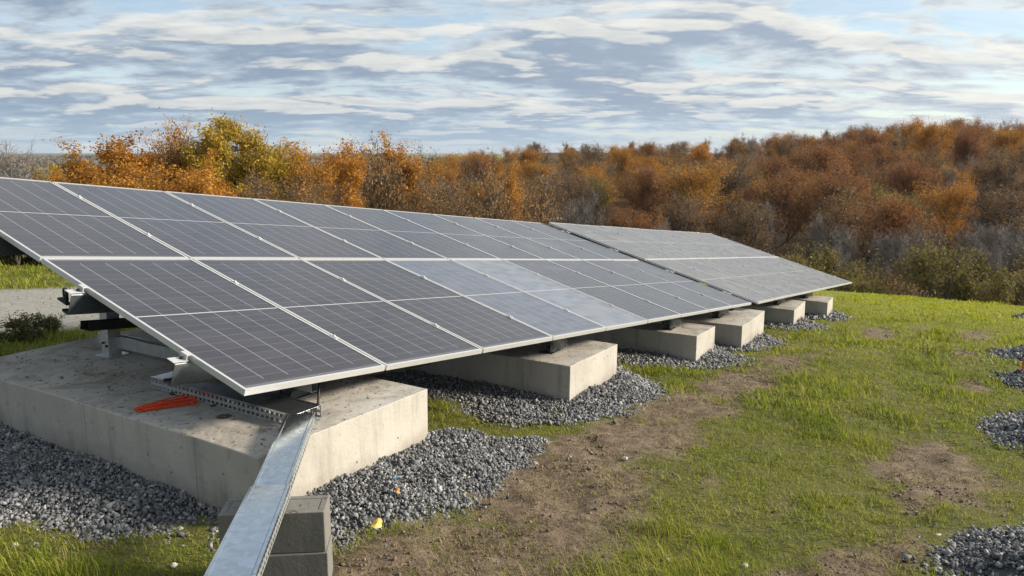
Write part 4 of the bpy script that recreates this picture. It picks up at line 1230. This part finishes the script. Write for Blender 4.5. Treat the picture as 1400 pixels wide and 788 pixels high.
# fillers low behind the row
for i, (u, d_, v, k) in enumerate([(152, 50, 232, 'gold'), (205, 50, 226, 'tan'), (250, 50, 238, 'gold'), (330, 52, 236, 'tan'), (378, 52, 240, 'tan'), (415, 52, 248, 'tan'),
        (460, 54, 244, 'tan'), (520, 56, 238, 'brownshrub'), (565, 56, 238, 'tan'), (625, 58, 254, 'tan'), (668, 60, 262, 'brownshrub'), (710, 60, 268, 'tan'), (742, 62, 272, 'brownshrub')]):
    x, y = at(u, d_); plant(k, x, y, top_h(u, d_, v), 'low twiggy growth filling in below the golden crowns', 'tree', 'undergrowth below the golden trees', 1.35 if k != 'brownshrub' else .5)
# far left: bare tree, hedges and field trees in the valley
x, y = at(2, 75); plant('bare', x, y, top_h(2, 75, 192), 'bare twiggy tree cut by the left edge of the photo', 'tree', None, .8)
for i, (u, d_, v) in enumerate([(-12, 80, 222), (14, 90, 228), (34, 110, 234), (52, 120, 238), (86, 115, 240)]):
    x, y = at(u, d_); plant('tan', x, y, top_h(u, d_, v), 'low tawny tree in the valley at the far left, under the distant hills', 'tree', 'valley trees at the far left', 1.1)
for i, (u, d_, v) in enumerate([(52, 150, 233), (72, 160, 231)]):
    x, y = at(u, d_); plant('yellow', x, y, top_h(u, d_, v), 'small round yellowish tree alone in the far left valley', 'tree', 'small yellow valley trees', 1.0)
for u, d_ in ((88, 75), (102, 72), (115, 70)):
    x, y = at(u, d_); plant('gold', x, y, top_h(u, d_, 240), 'low orange hedge tree just above the array edge at left', 'tree', 'orange hedge at left', .8)
# dark hedge and bramble seen under the array at left
for i, u in enumerate((-60, -30, -8, 8, 22, 36, 52, 70, 95, 125)):
    d_ = 21.5 + random.uniform(-.6, 1.2); x, y = at(u, d_); plant('darkshrub', x, y, random.uniform(1.0, 1.5), 'dark green shrub of the hedge seen under the array beyond the gravel lane', 'shrub', 'dark hedge beyond the lane', 1.0)
x, y = at(-6, 10.3); plant('bramble', x, y, .27, 'dark leafy bramble bush at the near edge of the gravel lane by the left edge', 'bush', None, 1.9, sink=.10)
x, y = at(42, 10.7); plant('bramble', x, y, .2, 'small straggling bramble just right of the leafy bush by the lane', 'bush', None, 1.3, sink=.03)

# woods and hedgerows on the hills far off to the left
n = 15000
r_ = np.sqrt(rng.uniform(420 ** 2, 2700 ** 2, n)); az = np.radians(rng.uniform(-48, -2, n))
x = CAM[0] + r_ * (np.cos(az) * AY[0] + np.sin(az) * AX[0]); y = CAM[1] + r_ * (np.cos(az) * AY[1] + np.sin(az) * AX[1])
wood = fbm(x / 190, y / 190, 201, 4); rows = np.abs(fbm(x / 260, y / 260, 211, 2) - .5)
k = (wood > .56) | (rows < .012)
x, y = x[k], y[k]; z = ground_base(x, y)
V, F = stones(np.stack([x, y, z + 3.0], -1), rng.uniform(4.0, 8.5, len(x)))
tag(link('distant_woods', mesh_from('distant_woods', V, F), MT['farwood']), 'distant woods and hedgerows on the low hills at the far left', 'woods', None, 'stuff')

# the wooded hillside
def zone(u):
    return ('left of the gap between the arrays' if u < 700 else 'above the gap between the arrays' if u < 860 else 'above the far array' if u < 1010
            else 'over the far array tip' if u < 1170 else 'right of the far array' if u < 1300 else 'by the right edge')
DESC = {'russet': 'russet oak', 'brown': 'dull brown oak', 'orange': 'glowing orange oak', 'olive': 'olive green hornbeam', 'bare': 'bare grey tree', 'tan': 'pale tan beech', 'yellow': 'yellowing maple'}
SKYLINE = [(540, 213), (650, 206), (750, 200), (850, 197), (950, 191), (1050, 182), (1150, 178), (1250, 164), (1300, 160), (1400, 166), (1560, 160)]   # row the canopy reaches at each bearing
pts = []
tries = 0
while tries < 30000 and len(pts) < 290:
    tries += 1
    d_ = math.sqrt(random.uniform(84 ** 2, 265 ** 2)); u = random.uniform(540, 1560)
    if d_ > 160 and u < 620 and random.random() < .3: continue
    if u < 760 and d_ < 110: continue
    x, y = at(u, d_)
    sp_ = 5.6 + d_ * .017
    if any((x - a) ** 2 + (y - b) ** 2 < sp_ * sp_ for a, b, *_ in pts): continue
    pts.append((x, y, u, d_))
for x, y, u, d_ in pts:
    rnd = random.random()
    if d_ < 105: k = 'bare' if rnd < .42 else 'brown' if rnd < .64 else 'russet' if rnd < .82 else 'tan' if rnd < .9 else 'olive'
    elif d_ < 160: k = 'russet' if rnd < .45 else 'brown' if rnd < .70 else 'bare' if rnd < .80 else 'orange' if rnd < .90 else 'olive' if rnd < .96 else 'tan'
    else: k = 'russet' if rnd < .34 else 'brown' if rnd < .54 else 'orange' if rnd < .72 else 'bare' if rnd < .80 else 'olive' if rnd < .86 else 'tan'
    if u < 860 and k in ('bare', 'brown', 'russet') and random.random() < .5: k = random.choice(('orange', 'tan'))
    hgt = random.uniform(11.5, 15.5) if d_ > 105 else random.uniform(9.0, 13.5)
    sky_v = float(np.interp(u, *zip(*SKYLINE)))
    if d_ > 175: hgt = top_h(u, d_, sky_v + random.choice((random.uniform(-3, 5), random.uniform(2, 14))))
    else: hgt = min(hgt, top_h(u, d_, sky_v + random.uniform(6, 45)))
    hgt = min(18.0, max(7.0, hgt))
    tier = 'low on the wooded hill' if d_ < 110 else 'halfway up the wooded hill' if d_ < 175 else 'topping the wooded hill'
    lab = '%s %s, %s' % (DESC[k], tier, zone(u))
    plant(k, x, y, hgt, lab, 'tree', lab, random.uniform(1.0, 1.5) if k != 'bare' else random.uniform(.7, 1.0))
# thicket along the foot of the slope
for i in range(34):
    u = 1000 + (1480 - 1000) * (i + random.random()) / 34; d_ = random.uniform(56, 72)
    v = random.choice((random.uniform(346, 368), random.uniform(372, 396), random.uniform(380, 400)))
    k = 'shrub' if random.random() < .62 else 'brownshrub'
    x, y = at(u, d_)
    lab = ('olive green shrub' if k == 'shrub' else 'brown leafed shrub') + ' in the thicket past the field, ' + zone(u)
    plant(k, x, y, max(2.2, top_h(u, d_, v)), lab, 'shrub', lab, random.uniform(.85, 1.2))
for i in range(40):
    u = random.choice((random.uniform(850, 1000), random.uniform(1140, 1480), random.uniform(1140, 1480))); d_ = random.uniform(70, 90); x, y = at(u, d_)
    lab = 'slender bare tree at the foot of the hill, ' + zone(u)
    plant('bare', x, y, max(5.0, top_h(u, d_, random.uniform(298, 345))), lab, 'tree', lab, random.uniform(.75, 1.1))
for o_ in bpy.data.objects:
    if 'label' in o_ and not 4 <= len(o_['label'].split()) <= 16: print('LABEL', o_['label'])
HAZE = 0.00006
def build_haze():
    mb = MB(); mb.box(-9500, 9500, -9500, 9500, -110, 30)
    m = bpy.data.materials.new('haze'); m.use_nodes = True; m.node_tree.nodes.clear(); g = NT(m.node_tree)
    v = g.n('ShaderNodeVolumePrincipled', Density=HAZE); v.inputs['Color'].default_value = (0.80, 0.86, 0.93, 1)
    out = g.n('ShaderNodeOutputMaterial'); g.l(v.outputs[0], out.inputs['Volume'])
    tag(mb.build('haze', m), 'thin pale autumn haze over the valley', 'haze', None, 'stuff')
if HAZE: build_haze()
print('objects', len(bpy.data.objects))
